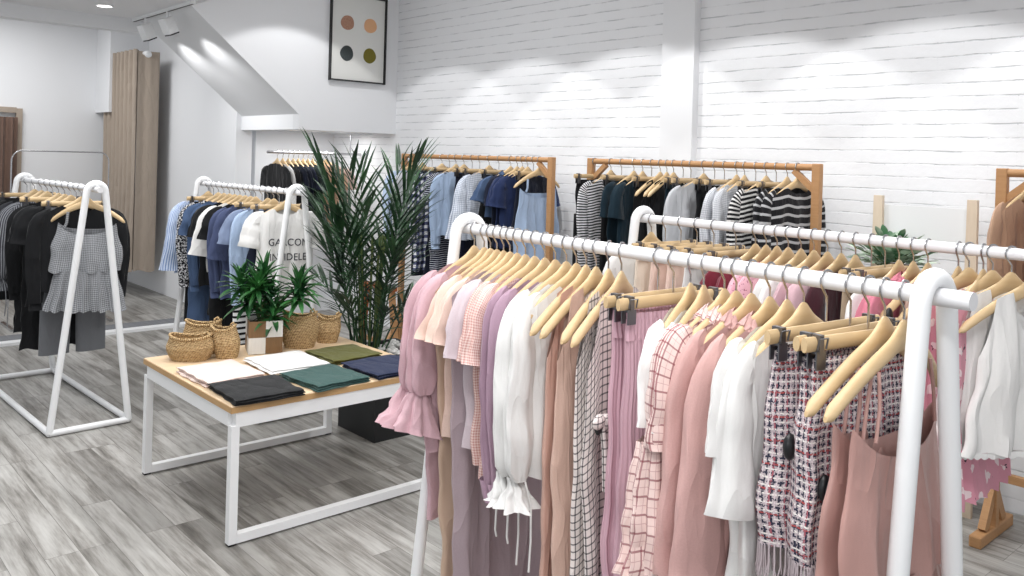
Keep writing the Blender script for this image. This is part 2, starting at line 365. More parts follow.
struct('ceiling_niche', MB().box((4.0, (PY+.1+NY)/2, 1.84), (.88, NY-PY-.1, .06)), 'plaster')
struct('wall_niche', MB().box((4.03, NY+.05, 1.0), (.84, .1, 2.0)), 'plaster')
struct('wall_side', MB().box((WX+.08, (NY+BACK)/2, 1.6), (.16, BACK-NY, 3.2)), 'plaster')
struct('wall_far', MB().box((.6, BACK+.05, 1.6), (6.0, .1, 3.2)), 'plaster')
struct('trim_fitting_threshold', MB().box((1.0, NY, .012), (4.9, .10, .024)), 'white_paint')
struct('trim_fitting_track', MB().box((1.0, NY+.20, .006), (4.9, .26, .012)), 'mid_grey')
struct('wall_bulkhead', MB().box((3.2, BACK-.25, 2.6), (.42, .5, 1.2)), 'plaster')
# doorway in the far wall with brown drapes
d = struct('door_1', MB().box((2.20, BACK-.03, 1.0), (.06, .06, 2.0)).box((1.6, BACK-.03, 1.98), (1.14, .06, .06)), 'curtain_taupe')
struct('trim_ceiling_rail', MB().tube([(3.52, 6.9, 1.785), (4.3, 6.72, 1.785)], .008), 'white_paint')
# ceiling lamp and track
t_ = thing('ceiling_light', 'small round recessed ceiling light glowing above the far left wall', 'ceiling light', (2.06, 7.13, LOW))
obj('trim_ring', MB().tube([(.06*cos(a*pi/12), .06*sin(a*pi/12), -.004) for a in range(25)], .008, 8, False), 'white_paint', t_)
obj('diffuser', MB().tube([(0, 0, -.002), (0, 0, -.010)], .052, 24), 'lamp_glow', t_)
trk = thing('ceiling_track', 'white ceiling track with black slot above the stair soffit', 'track', (2.46, 6.75, LOW))
obj('track_rail', MB().box((0, .35, -.012), (.035, 1.5, .024)), 'white_paint', trk, False)
obj('track_slot', MB().box((0, .35, -.0245), (.014, 1.46, .004)), 'black_frame', trk, False)
for i, (y, lb) in enumerate(((7.38, 'white boxy track spotlight nearer the curtain'), (6.88, 'white boxy track spotlight nearer the framed picture'))):
    sp = thing('track_spotlight', lb, 'spotlight', (2.46, y, LOW-.025), .15, 'spotlights on the ceiling track')
    obj('stem', MB().tube([(0, 0, 0), (0, 0, -.05)], .012), 'white_paint', sp)
    obj('lamp_head', MB().box((.01, 0, -.11), (.09, .10, .13), M4=Matrix.Rotation(-.45, 3, 'Y')), 'white_paint', sp, False, bevel=.006)
    obj('bezel', MB().box((.042, 0, -.172), (.08, .09, .01), M4=Matrix.Rotation(-.45, 3, 'Y')), 'black_frame', sp, False)
    s_ = spot('track_spotlight_beam', (2.53, y, LOW-.23), (3.2, y+.1, 2.0), 14, 88, 1.0, .02)

# curtain hung along a rail, reaching out of the far corner
cur = thing('fitting_room_curtain', 'tall taupe pleated curtain hanging in the far left corner', 'curtain', (3.13, 9.35, 0))
def drape(x0, y0, x1, y1, zt, zb, amp, folds, n, seed, th=.0):
    rings = []
    for j in range(19):
        z = zt+(zb-zt)*j/18; f = []; b = []
        for i in range(n+1):
            s = i/n; a = amp*(1+.15*sin(j*.4+seed))*sin(s*folds*2*pi+.5*sin(s*9+seed))
            f.append((x0+(x1-x0)*s-a*(y1-y0)/max(.01, math.hypot(x1-x0, y1-y0)), y0+(y1-y0)*s+a*(x1-x0)/max(.01, math.hypot(x1-x0, y1-y0)), z+.012*sin(s*folds*2*pi)*(j/18)))
            b.append(f[-1])
        ring = f+[(p[0]+.004*(y1-y0), p[1]-.004*(x1-x0)-.001, p[2]) for p in reversed(b)]
        rings.append(ring)
    return MB().rings(rings, True, True)
obj('drape', drape(-.08, 1.1, -.06, .06, 2.66, .28, .035, 8, 120, 1), 'curtain_taupe', cur)
obj('drape_end', drape(-.06, .06, .15, 0.02, 2.64, .28, .012, 1, 24, 3), 'curtain_taupe', cur)
obj('rail', MB().tube([(0, -.05, 2.62), (0, 1.2, 2.62)], .02), 'white_paint', cur)
obj('rail_cap', MB().blob((0, -.06, 2.60), (.04, .02, .035)), 'white_paint', cur)
for i, (x, lb) in enumerate(((2.07, 'brown curtain gathered beside the far left doorway edge'), (1.78, 'brown curtain further left in the far doorway'))):
    c_ = obj('doorway_curtain', drape(-.1, 0, .1, 0, 1.9, .05, .03, 2.5, 50, i+5), 'curtain_brown', loc=(x, BACK-.12, 0)); tag(c_, lb, 'curtain', 'brown doorway curtains')
# slim arched rail by the far wall
pts = [(-.40, 0, .02), (-.40, 0, 1.46)]+[(-.32-.08*cos(a*pi/12), 0, 1.46+.09*sin(a*pi/12)) for a in range(1, 7)]+[(.32+.08*sin(a*pi/12), 0, 1.46+.09*cos(a*pi/12)) for a in range(0, 7)]+[(.40, 0, .02)]
hp = thing('arched_clothes_rail', 'slim grey metal arched rail standing behind the left clothes rack', 'rail', (2.1, 8.4, 0), 0)
obj('hoop', MB().tube(pts, .006, 8), 'chrome', hp)
for x in (-.40, .40): obj('foot_bar', MB().box((x, 0, .012), (.03, .4, .022)), 'chrome', hp, False)

# picture: four dots
pic = thing('framed_picture', 'framed print of four round dots in thin black frame', 'picture', (4.015, PY-.02, 2.63), 0)
W_, H_ = .56, .76
fr_ = MB()
for sx_ in (-1, 1): fr_.box((sx_*(W_/2), 0, 0), (.010, .035, H_+.016))
for sz in (-1, 1): fr_.box((0, 0, sz*H_/2), (W_-.010, .035, .010))
obj('picture_frame', fr_, 'black_frame', pic, False)
obj('print_sheet', MB().box((0, .008, 0), (W_-.016, .008, H_-.016)), 'paper', pic, False)
for x, z, mt in ((-.115, .13, 'dot_copper'), (.12, .13, 'dot_peach'), (-.115, -.14, 'dot_slate'), (.12, -.14, 'dot_moss')):
    n = 28; ring = [(x+0.066*(1+.04*sin(3*a*2*pi/n+x*20))*cos(a*2*pi/n), z+0.066*(1+.04*sin(2*a*2*pi/n+z*9))*sin(a*2*pi/n)) for a in range(n)]
    obj('printed_dot', MB().prism(ring, 'y', .001, .004), mt, pic, False)

# ------------------------------------------------------------------ white A-frame racks
def white_rack(label, far, near, z, overhang=.07, splay=.21, label_group='white clothes racks'):
    """far / near: (x, y) of the end frames; bar runs between them"""
    far, near = Vector(far), Vector(near); L = (far-near).length; a = math.atan2(near.x-far.x, far.y-near.y)
    root = thing('clothes_rack', label, 'clothes rack', (near.x, near.y, 0), a, label_group)
    obj('hanging_bar', MB().tube([(0, -overhang, z), (0, L+overhang*.6, z)], .0172, 20), 'rack_bar', root)
    for y in (0, L):
        pts = [(-splay, y, .02)]
        r = .050; zc = z-.016
        pts += [(-splay+(splay-r)*k, y, .02+(zc-.02)*k) for k in (.33, .66, 1)]
        pts += [(-r*cos(b*pi/12), y, zc+r*sin(b*pi/12)) for b in range(1, 12)]
        pts += [(r+(splay-r)*(1-k), y, .02+(zc-.02)*k) for k in (1, .66, .33, 0)]
        obj('end_frame', MB().tube(pts, .0188, 16), 'white_paint', root)
        obj('end_rail', MB().tube([(-splay, y, .02), (splay, y, .02)], .0175, 12), 'white_paint', root)
    for x in (-splay, splay):
        obj('base_rail', MB().tube([(x, 0, .02), (x, L, .02)], .0175, 12), 'white_paint', root)
    return (near, far, z)
RP = white_rack('long white tube rack in the foreground holding the pink clothes', (1.74, 2.13), (1.62, .63), 1.37, splay=.19)
RB = white_rack('white tube rack second from the camera, between foreground rack and brick wall', (2.75, 2.23), (2.67, .70), 1.37)
RL = white_rack('white tube rack at far left holding black and grey clothes', (1.41, 6.56), (1.46, 5.12), 1.36)
RR = white_rack('white tube rack behind the low table holding blue clothes', (2.44, 6.02), (2.46, 4.66), 1.36)

# wooden racks
def wood_rack(label, y0, y1, x=4.1, z=1.6):
    root = thing('wooden_clothes_rack', label, 'clothes rack', (x, y0, 0), 0, 'wooden clothes racks along the brick wall'); L = y1-y0
    obj('hanging_bar', MB().tube([(0, 0, z), (0, L, z)], .018, 16), 'rack_wood', root)
    for y in (0, L):
        p = obj('post', MB().box((0, y, z/2+.02), (.04, .045, z+.0)), 'rack_wood', root, False, bevel=.004)
        obj('foot', MB().bar((-.20, y, .025), (.20, y, .025), .05, .05), 'rack_wood', root, False, bevel=.006)
        sg = 1 if y == 0 else -1
        obj('brace', MB().bar((0, y, z-.13), (0, y+sg*.13, z-.02), .028, .03), 'rack_wood', root, False)
        obj('foot_brace', MB().bar((-.11, y, .05), (0, y, .22), .03, .045).bar((.11, y, .05), (0, y, .22), .03, .045), 'rack_wood', root, False)
    obj('lower_rail', MB().bar((0, 0, .27), (0, L, .27), .03, .035), 'rack_wood', root, False)
    return (Vector((x, y0)), Vector((x, y1)), z)
W1 = wood_rack('wooden clothes rack on the brick wall behind the tall palm, blue clothes', 4.14, 5.9)
W2 = wood_rack('wooden clothes rack on the brick wall holding black and striped clothes', 2.19, 3.77)
W3 = wood_rack('wooden clothes rack on brick wall at the right edge, brown clothes', -.1, 1.32)

# ------------------------------------------------------------------ hangers
def hanger_mesh(half=.215, drop=.118, fwd=.03):
    rings = []; n = 14; K = 34
    for i in range(K+1):
        s = -1+2*i/K; x = half*s; a = abs(s)
        zc = -.094-drop*(a**1.2)+.014*math.exp(-(a/.16)**2)-.010*sin(a*pi)**2*0+.012*sin(a*pi)*(1 if a < 1 else 0)
        hh = (.025-.006*a+.012*math.exp(-(a/.12)**2))*(min(1, (1-a)/.06+.12)**.5)*.82
        th = (.0075 + .004*a)*(min(1, (1-a)/.06+.12)**.5)
        y = fwd*s*s
        rings.append([(x+.35*hh*sin(2*pi*q/n)*(-s if a > .3 else 0)*.6, y+th*cos(2*pi*q/n), zc+hh*sin(2*pi*q/n)) for q in range(n)])
    return MB().rings(rings, True, True).data('wooden_hanger', 'hanger_wood')
def hook_mesh(r):
    rr = r+.0042
    pts = [(rr*cos(a), 0, rr*sin(a)) for a in [radians(x) for x in range(-35, 211, 15)]]
    e = pts[-1]; pts += [(e[0]*.5, 0, e[2]-.012), (0, 0, e[2]-.024), (0, 0, -.055), (0, 0, -.082)]
    return MB().tube(pts, .0026, 6).data('hook', 'chrome')
HANG = hanger_mesh(); HANG_S = hanger_mesh(.20, .10, .02)
HOOK = hook_mesh(.0172)
CLIPBAR = MB().rings([[(x, .0075*cos(q*pi/5), -.098+.0145*sin(q*pi/5)) for q in range(10)] for x in (-.185, -.18, -.09, 0, .09, .18, .185)], True, True).data('wooden_clip_hanger', 'hanger_wood')
cm = MB()
cm.box((0, 0, -.098), (.012, .024, .036)).box((0, -.010, -.128), (.026, .003, .034)).box((0, .010, -.128), (.026, .003, .034))
cm.tube([(-.012, -.012, -.106), (-.012, -.016, -.086), (.012, -.016, -.086), (.012, -.012, -.106)], .002, 6)
CLIP = cm.data('clip', 'dark_metal', False)

def short(lb):
    return lb
def hanger_for(root_loc, rz, kind, glabel, group, small=False):
    nm = 'clip_hanger' if kind == 'clip' else 'wooden_hanger'
    h = obj(nm, CLIPBAR if kind == 'clip' else (HANG_S if small else HANG), None, loc=root_loc, rz=rz)
    txt = ('clip hanger holding the ' if kind == 'clip' else 'wooden hanger holding the ')+glabel
    ws = txt.split()
    tag(h, ' '.join(ws), 'hanger', group)
    obj('hook', HOOK, None, h)
    if kind == 'clip':
        for x in (-.15, .15):
            c = obj('clip', CLIP, None, h); c.location = (x, 0, 0)
    return h

# ------------------------------------------------------------------ garments (local: bar axis at origin, x across the hanger, -z down)
def shoulder(x, drop=.114): return -.052-drop*(min(abs(x), .235)/.215)**1.12-.004-.030*math.exp(-(x/.07)**2)
def body(W, T, zhem, folds=5, amp=.008, seed=0, ztop=None, neck=.07, nd=.05, n=64, rows=22, hemwave=.006, hemcurve=0, straight=False, yshift=0):
    rings = []; rd = random.Random(seed); ph = [rd.uniform(0, 6.3) for _ in range(4)]
    for j in range(rows+1):
        t = j/rows; ring = []
        for i in range(n):
            a = 2*pi*i/n; ca = cos(a); sa = sin(a)
            cx = math.copysign(abs(ca)**.85, ca)
            x0 = interp(W, 0)*cx; x = interp(W, t)*cx
            if ztop is None:
                zt = shoulder(x0)
                if abs(x0) < neck:
                    zt -= (nd if sa < 0 else nd*.25)*(1-(x0/neck)**2)**.6
            else: zt = ztop(x0, sa)
            ze = zhem + hemwave*sin(folds*cx*pi+ph[0]) + hemcurve*(cx*cx)
            z = zt+(ze-zt)*t
            g = t**.7
            off = amp*g*(sin(folds*cx*pi+ph[0]+.8*t)+.55*sin(folds*1.9*cx*pi+ph[1]+.5*t))*(1-.4*abs(cx))
            off += .018*g*noise.noise(Vector((x*9+seed, z*5, ph[2])))+.006*g*noise.noise(Vector((x*22+seed, z*9, ph[1])))
            y = interp(T, t)*math.copysign(abs(sa)**.8, sa)*(1+.25*g*sin(folds*1.3*a+ph[3])) + off + yshift*t
            x += .006*g*sin(6*z*6+ph[1])*abs(cx)+.010*g*noise.noise(Vector((seed*3.1, z*5, sa)))
            y += .03*min(1, (x/.215)**2)*(1-t)*.6
            ring.append((x, y, z))
        rings.append(ring)
    return MB().rings(rings, False, False, 'z')
def sleeve(sd, pts, rad, folds=4, amp=.1, seed=0, n=26, steps=22, flare=None):
    """pts: (x, z) path on the +x side; rad: table t->(rx, ry)"""
    rd = random.Random(seed+5); ph = rd.uniform(0, 6.3); ph2 = rd.uniform(0, 6.3)
    P = [Vector((p[0], p[1])) for p in pts]; cum = [0]
    for a, b in zip(P, P[1:]): cum.append(cum[-1]+(b-a).length)
    tot = cum[-1]
    def at(s):
        s *= tot
        for k in range(len(P)-1):
            if s <= cum[k+1]+1e-9: u = (s-cum[k])/(cum[k+1]-cum[k]); break
        p0 = P[max(k-1, 0)]; p1 = P[k]; p2 = P[k+1]; p3 = P[min(k+2, len(P)-1)]
        return .5*((2*p1)+(p2-p0)*u+(2*p0-5*p1+4*p2-p3)*u*u+(3*p1-p0-3*p2+p3)*u**3)
    rings = []
    for j in range(steps+1):
        t = j/steps; c = at(t); d = (at(min(1, t+.02))-at(max(0, t-.02))).normalized(); nn = Vector((-d.y, d.x))
        rx = interp(rad[0], t); ry = interp(rad[1], t); fa = interp(flare, t) if flare else amp*min(1, t*2)
        ring = []
        for i in range(n):
            a = 2*pi*i/n
            k = 1+fa*1.5*sin(folds*a+ph+t*1.2)+.6*fa*sin(2*folds*a+ph2)
            k *= 1+.13*noise.noise(Vector((cos(a)*1.6+seed, sin(a)*1.6, t*7)))*min(1, t*4)
            off = nn*(rx*k*cos(a)); y = .85*ry*k*sin(a)+.012*noise.noise(Vector((seed, t*4, 2)))
            ring.append((sd*(c.x+off.x), y+.022*(1-t), c.y+off.y) if sd > 0 else (sd*(c.x+off.x), y+.022*(1-t), c.y+off.y))
        if sd < 0: ring.reverse()
        rings.append(ring)
    return MB().rings(rings)
def put(name, mb, mat, loc, rz, label, cat, group, solid=True):
    o = obj(name, mb, mat, loc=loc, rz=rz); tag(o, label, cat, group)
    return o
LONG = [(.15, -.150), (.195, -.173), (.222, -.22), (.232, -.36), (.228, -.50), (.222, -.66)]
SHORT = [(.14, -.150), (.19, -.173), (.222, -.21), (.236, -.28), (.245, -.34)]
def add_sleeves(o, kind, mat, seed, sc=1.0, extra=None):
    L = 1
    for sd in (-1, 1):
        s = seed*7+(sd > 0)
        if kind == 'short':
            m_ = sleeve(sd, SHORT, ([(0, .03), (.25, .05), (1, .07*sc)], [(0, .012), (.3, .022), (1, .028)]), 3, .1, s, steps=12)
            obj('sleeve', m_, mat, o)
        elif kind == 'wide':
            m_ = sleeve(sd, [(.14, -.150), (.19, -.178), (.22, -.24), (.232, -.35), (.25, -.45)], ([(0, .03), (.25, .05), (1, .085*sc)], [(0, .012), (.3, .022), (1, .032)]), 3, .07, s, steps=16)
            obj('sleeve', m_, mat, o)
        elif kind == 'long':
            m_ = sleeve(sd, LONG, ([(0, .03), (.2, .045), (.6, .046), (.93, .036), (1, .032)], [(0, .012), (.25, .022), (.8, .024), (1, .02)]), 4, .12, s)
            obj('sleeve', m_, mat, o)
            obj('cuff', sleeve(sd, [(.222, -.645), (.222, -.70)], ([(0, .032), (1, .034)], [(0, .021), (1, .021)]), 3, .03, s, steps=4), mat, o)
        elif kind == 'bell':
            pth = [(.14, -.150), (.19, -.173), (.225, -.24), (.24, -.36), (.248, -.475)]
            obj('sleeve', sleeve(sd, pth, ([(0, .03), (.2, .05), (.7, .062), (.93, .05), (1, .032)], [(0, .012), (.25, .026), (.8, .034), (1, .02)]), 5, .1, s), mat, o)
            obj('ruffle', sleeve(sd, [(.248, -.465), (.255, -.50), (.262, -.545), (.275, -.585)], ([(0, .031), (.25, .05), (1, .105)], [(0, .022), (.3, .032), (1, .055)]), 8, .1, s, n=80, steps=10, flare=[(0, .04), (1, .17)]), mat, o)
        elif kind == 'flutter':
            obj('flutter_sleeve', sleeve(sd, [(.14, -.150), (.185, -.173), (.22, -.20), (.238, -.26), (.25, -.315)], ([(0, .03), (.3, .05), (1, .09)], [(0, .012), (.3, .024), (1, .042)]), 5, .1, s, n=60, steps=16, flare=[(0, .02), (.4, .06), (1, .2)]), mat, o)
        elif kind == 'tied':
            pth = [(.14, -.150), (.19, -.173), (.226, -.23), (.24, -.37), (.243, -.50), (.24, -.60)]
            obj('sleeve', sleeve(sd, pth, ([(0, .03), (.2, .046), (.7, .058), (.9, .054), (1, .024)], [(0, .012), (.25, .024), (.8, .034), (1, .016)]), 5, .08, s), mat, o)
            obj('tied_cuff', sleeve(sd, [(.24, -.595), (.242, -.62), (.246, -.67)], ([(0, .024), (.2, .023), (1, .065)], [(0, .017), (.2, .017), (1, .045)]), 6, .1, s, n=60, steps=9, flare=[(0, .02), (1, .22)]), mat, o)
            for q in (-1, 1):
                obj('tie_string', MB().tube([(sd*.24, q*.018, -.60), (sd*(.24+q*.012), q*.03, -.66), (sd*(.24+q*.018), q*.028, -.75), (sd*(.24+q*.010), q*.03, -.80+.03*q)], .003, 6), mat, o)
        elif kind == 'gather':
            pth = [(.14, -.150), (.19, -.173), (.226, -.23), (.242, -.32), (.248, -.37)]
            obj('sleeve', sleeve(sd, pth, ([(0, .03), (.2, .055), (.9, .065), (1, .062)], [(0, .012), (.25, .03), (1, .034)]), 4, .06, s), mat, o)
            obj('ruffle', sleeve(sd, [(.244, -.36), (.244, -.43), (.248, -.52), (.252, -.62)], ([(0, .056), (.2, .074), (1, .118)], [(0, .034), (.3, .045), (1, .06)]), 8, .06, s, n=90, steps=14, flare=[(0, .05), (1, .12)]), mat, o)
        elif kind == 'flare':
            obj('flared_sleeve', sleeve(sd, [(.14, -.150), (.19, -.178), (.22, -.25), (.235, -.42), (.25, -.60)], ([(0, .03), (.2, .05), (.5, .065), (1, .095)], [(0, .012), (.3, .03), (1, .045)]), 3, .07, s, n=40, steps=22), mat, o)
def fringe(mb, pts_fn, n, L, r=.0016, seed=0):
    rd = random.Random(seed)
    for i in range(n):
        p = Vector(pts_fn(i/n)); l = L*rd.uniform(.75, 1.05)
        mb.tube([p, p+Vector((rd.uniform(-.004, .004), rd.uniform(-.004, .004), -l*.5)), p+Vector((rd.uniform(-.008, .008), rd.uniform(-.006, .006), -l))], r, 4)
def band_mesh(W, T, z0, z1, n=40):
    return MB().rings([[(W*1.02*math.copysign(abs(cos(a))**.85, cos(a)), T*math.copysign(abs(sin(a))**.8, sin(a)), z) for a in [2*pi*i/n for i in range(n)]] for z in (z0, (z0+z1)/2, z1)])
SEED = [0]
def garment(rack, dist, kind, mat, label, cat=None, group='', sleeves=None, L=.62, W=.218, Wh=.225, T=.02, folds=4, amp=.011, mat2=None, jit=None, tagd=False, small=False, nd=.05, collar=False, hang=True, dz=0, frill=None):
    near, far, z = rack; far_, near_ = Vector(far), Vector(near)
    d = (near_-far_).normalized(); p = far_+d*dist; SEED[0] += 1; sd = SEED[0]
    base_j = interp([(0, .2), (.7, .16), (1.15, 0), (1.5, -.08)], dist) if group.endswith('front white rack') else 0
    rz = math.atan2(d.x, -d.y) + (base_j+R.uniform(-.06, .06) if jit is None else jit)
    loc = (p.x, p.y, z); clip = kind in ('skirt', 'trousers', 'pleated', 'shorts')
    slim = group.endswith('front white rack') and sleeves
    if hang:
        hh = hanger_for(loc, rz, 'clip' if clip else 'wood', label, 'hangers on '+group.split(' on ')[-1], small or slim)
        if slim: hh.scale = (.93, 1, 1)
    gx = (p.x, p.y, z+dz)
    if kind in ('top', 'dress'):
        o = put('blouse' if kind == 'top' else 'dress', body([(0, W), (.12, W*.98), (.5, (W+Wh)/2), (1, Wh)], [(0, .017), (.12, T*.95), (.5, T), (1, T*1.25)], -L, folds, amp, sd, nd=nd, neck=.085), mat, gx, rz, label, cat or ('blouse' if kind == 'top' else 'dress'), group)
        if slim: o.scale = (.96 if sleeves == 'bell' else .85, 1, 1)
        if sleeves: add_sleeves(o, sleeves, mat2 if (mat2 and kind == 'top' and False) else mat, sd)
        if collar:
            pts = []
            n = 22; r0 = [(.075*cos(pi*i/n), -.016 if 3 < i < 19 else 0, shoulder(.075*cos(pi*i/n))-.05*(1-cos(pi*i/n)**2)**.6+.012) for i in range(n+1)]
            r1 = [(.09*cos(pi*i/n), -.026, p_[2]-.035) for i, p_ in enumerate(r0)]
            obj('collar', MB().rings([r0, r1], close=False), mat, o)
        if frill:
            n = 90; rr = []
            for j in range(4):
                rr.append([((.078+.010*j)*cos(2*pi*i/n), (.020+.006*j)*sin(2*pi*i/n)+.007*j*sin(i*1.3)*.5, shoulder(.078*cos(2*pi*i/n))-(.05 if sin(2*pi*i/n) < 0 else .01)*(1-cos(2*pi*i/n)**2)**.6+.016-.008*j+.005*sin(i*.9)) for i in range(n)])
            obj('neck_frill', MB().rings(rr), mat, o)
        if kind == 'dress' and mat2:
            obj('waist_tie', MB().tube([(-.16, -T-.006, -.40), (-.10, -T-.012, -.41), (0, -T-.014, -.412), (.12, -T-.01, -.405)], .006, 6).blob((-.14, -T-.016, -.41), (.022, .014, .018)).tube([(-.14, -T-.02, -.41), (-.15, -T-.026, -.47), (-.145, -T-.03, -.55)], .004, 6), mat2, o)
    elif kind == 'tank':                        # sleeveless, narrow straps cut in from the shoulder
        def zt(x, sa):
            a = abs(x)
            if a < .07: return shoulder(.09)-(.12 if sa < 0 else .07)*(1-(a/.07)**2)**.5
            if a < .125: return shoulder(a)+.0
            return shoulder(.125)-min(1, ((a-.125)/.045))**.6*.17
        o = put('sleeveless_top' if L < .75 else 'dress', body([(0, .165), (.35, .175), (1, Wh)], [(0, .008), (.3, T), (1, T*1.3)], -L, folds, amp, sd, ztop=zt), mat, gx, rz, label, cat or ('top' if L < .75 else 'dress'), group)
        if frill == 'lace':
            n = 184; rr = []
            for z0, o_ in ((0, 0), (-.006, .002), (-.012, .002)):
                rr.append([((Wh+o_)*math.copysign(abs(cos(2*pi*i/n))**.85, cos(2*pi*i/n)), (T*1.3+o_)*math.copysign(abs(sin(2*pi*i/n))**.8, sin(2*pi*i/n)), -L+.004+z0-(.006*abs(sin(46*pi*i/n)) if z0 < -.01 else 0)) for i in range(n)])
            mb = MB().rings(rr)
            obj('lace_hem', mb, mat, o)
    elif kind == 'cami':                        # thin straps down to a straight bodice
        zb = -.27 if not small else -.235
        def zt(x, sa): return zb-(.03 if sa < 0 else .0)*(1-(x/.16)**2)+.04*(abs(x)/.16)**4
        o = put('strap_dress', body([(0, .155), (.25, .165), (.5, .19), (1, Wh)], [(0, .016), (.3, T), (1, T*1.8)], -L, folds, amp, sd, ztop=zt), mat, gx, rz, label, cat or 'dress', group)
        for s in (-1, 1):
            for q in ((-.012, .012) if not small else (-.008,)):
                obj('strap', MB().tube([(s*.10, q*.5, -.125-.012), (s*.105, q, -.2), (s*.115, q, zb+.01)], .0035 if not small else .008, 6), mat, o)
        if frill:
            obj('peplum', body([(0, Wh*.86), (1, Wh*1.18)], [(0, T*1.6), (1, T*2.6)], -L-frill, 9, .012, sd+3, ztop=lambda x, s_: -L+.01, n=110, rows=8), mat, o)
    elif kind == 'skirt':
        o = put('skirt', body([(0, .15), (.3, .165), (1, Wh)], [(0, .012), (.3, T), (1, T*1.5)], -L, folds, amp, sd, ztop=lambda x, s_: -.128), mat, gx, rz, label, cat or 'skirt', group)
        obj('waistband', band_mesh(.15, .0145, -.122, -.155), mat2 or mat, o)
        if frill == 'fringe':
            mb = MB(); rng = [o.data.vertices[i].co for i in range(22*64, 23*64)]
            fringe(mb, lambda t: rng[int(t*64) % 64]+Vector((0, 0, .004)), 128, .075, seed=sd); obj('fringe', mb, 'tweed_fringe', o)
    elif kind == 'pleated':
        o = put('pleated_trousers', body([(0, .15), (.1, .15), (.3, .16), (1, Wh)], [(0, .015), (.2, T*1.1), (1, T*1.6)], -L, 13, .005, sd, ztop=lambda x, s_: -.135, n=130), mat, gx, rz, label, cat or 'trousers', group)
        obj('waistband', body([(0, .15), (1, .148)], [(0, .016), (1, .017)], -.185, 16, .003, sd, ztop=lambda x, s_: -.12, n=130, rows=4, hemwave=0), mat, o)
    elif kind in ('trousers', 'shorts'):
        o = put('trousers' if kind == 'trousers' else 'shorts', body([(0, .15), (1, .175)], [(0, .014), (1, T*1.2)], -.36, 3, .003, sd, ztop=lambda x, s_: -.125, rows=10), mat, gx, rz, label, cat or 'trousers', group)
        for s in (-1, 1):
            lm = MB(); rings = []
            for j in range(13):
                t = j/12; n = 26
                rings.append([(s*(.088+.012*t)+(.086-.004*t)*math.copysign(abs(cos(a))**.8, cos(a)), T*1.15*math.copysign(abs(sin(a))**.8, sin(a))+.006*t*sin(3*cos(a)+sd), -.34+(-L+.34)*t) for a in [2*pi*i/n for i in range(n)]])
            obj('trouser_leg', MB().rings(rings), mat, o)
        obj('waistband', band_mesh(.15, .016, -.12, -.158), mat, o)
    if tagd:
        x, y, zz = tagd
        tg = obj('security_tag', MB().blob((0, 0, 0), (.016, .011, .026)), 'black_plastic', o); tg.location = (x, y, zz); tg['label'] = 'black oval security tag'
    return o
cloth('tweed_fringe', (206, 192, 196))

GP = 'clothes on the front white rack'
G = lambda *a, **k: garment(RP, *a, group=GP, **k)
G(.033, 'dress', 'mauve_pink', 'pale mauve bell-sleeve dress at far end of the front rack', sleeves='bell', L=.88, Wh=.17, folds=3)
G(.088, 'top', 'mauve_pink', 'pale mauve bell-sleeve blouse second from far end of front rack', sleeves='bell', L=.66)
G(.121, 'dress', 'champagne', 'champagne satin long dress beneath the peach blouses', L=1.08, Wh=.17, folds=4, amp=.010, tagd=(-.13, -.035, -1.0))
G(.155, 'top', 'peach', 'peach blouse with flutter sleeves, farther of two', sleeves='flutter', L=.6)
G(.19, 'top', 'peach', 'peach blouse with flutter sleeves, nearer of two', sleeves='flutter', L=.5)
G(.222, 'dress', 'lilac_shade', 'long lilac grey dress between peach and gingham blouses', L=1.15, Wh=.19, folds=5, amp=.011)
G(.258, 'top', 'lilac_grey', 'lilac grey short-sleeved linen top on front rack', sleeves='short', L=.6)
G(.298, 'top', 'pink_micro', 'pink micro-check blouse with short sleeves, farther of two', sleeves='short', L=.64)
G(.342, 'top', 'pink_micro', 'pink micro-check blouse with short sleeves, nearer of two', sleeves='short', L=.66)
G(.388, 'top', 'mauve', 'purple mauve long-sleeved blouse, farther of two', sleeves='long', L=.62)
G(.435, 'top', 'mauve', 'purple mauve long-sleeved blouse, nearer of two', sleeves='long', L=.62, tagd=(-.235, -.035, -.52))
G(.482, 'top', 'white_cloth', 'white sheer blouse with tied cuffs, farther of two', sleeves='tied', L=.60)
G(.524, 'top', 'white_cloth', 'white sheer blouse with tied cuffs, nearer of two', sleeves='tied', L=.60)
G(.563, 'tank', 'nude_satin', 'nude satin sleeveless dress right of the white tied blouses', L=1.15, Wh=.17, folds=5, amp=.01, jit=.3)
G(.603, 'tank', 'nude', 'nude pink sleeveless dress beside the black check dresses', L=1.15, Wh=.17, folds=4, amp=.01, jit=.3)
G(.651, 'tank', 'bw_check', 'black and white check sleeveless dress, farther of two', L=1.15, Wh=.16, amp=.008, jit=.42)
o = G(.699, 'tank', 'bw_check', 'black and white check sleeveless dress with knotted tie, nearer of two', L=1.15, Wh=.16, amp=.008, jit=.38, tagd=(-.18, -.03, -.40))
obj('knotted_tie', MB().blob((-.15, -.035, -.40), (.022, .018, .02)).blob((-.19, -.035, -.39), (.03, .012, .018)).tube([(-.17, -.035, -.40), (-.175, -.045, -.46), (-.165, -.045, -.56)], .007, 8), 'bw_check', o)
G(.828, 'pleated', 'mauve_pleat', 'mauve pink pleated trousers on clip hanger, farther of two', L=1.1, Wh=.17, jit=.04)
G(.877, 'pleated', 'mauve_pleat', 'mauve pink pleated trousers on clip hanger, nearer of two', L=1.1, Wh=.17, jit=.0)
G(.930, 'top', 'white_cloth', 'white short-sleeved blouse right of the pleated trousers, farther of two', sleeves='short', L=.52, jit=.36, W=.19, Wh=.19)
G(.970, 'top', 'white_cloth', 'white short-sleeved blouse touching the pink plaid blouses, nearer of two', sleeves='short', L=.52, jit=.34, W=.19, Wh=.19)
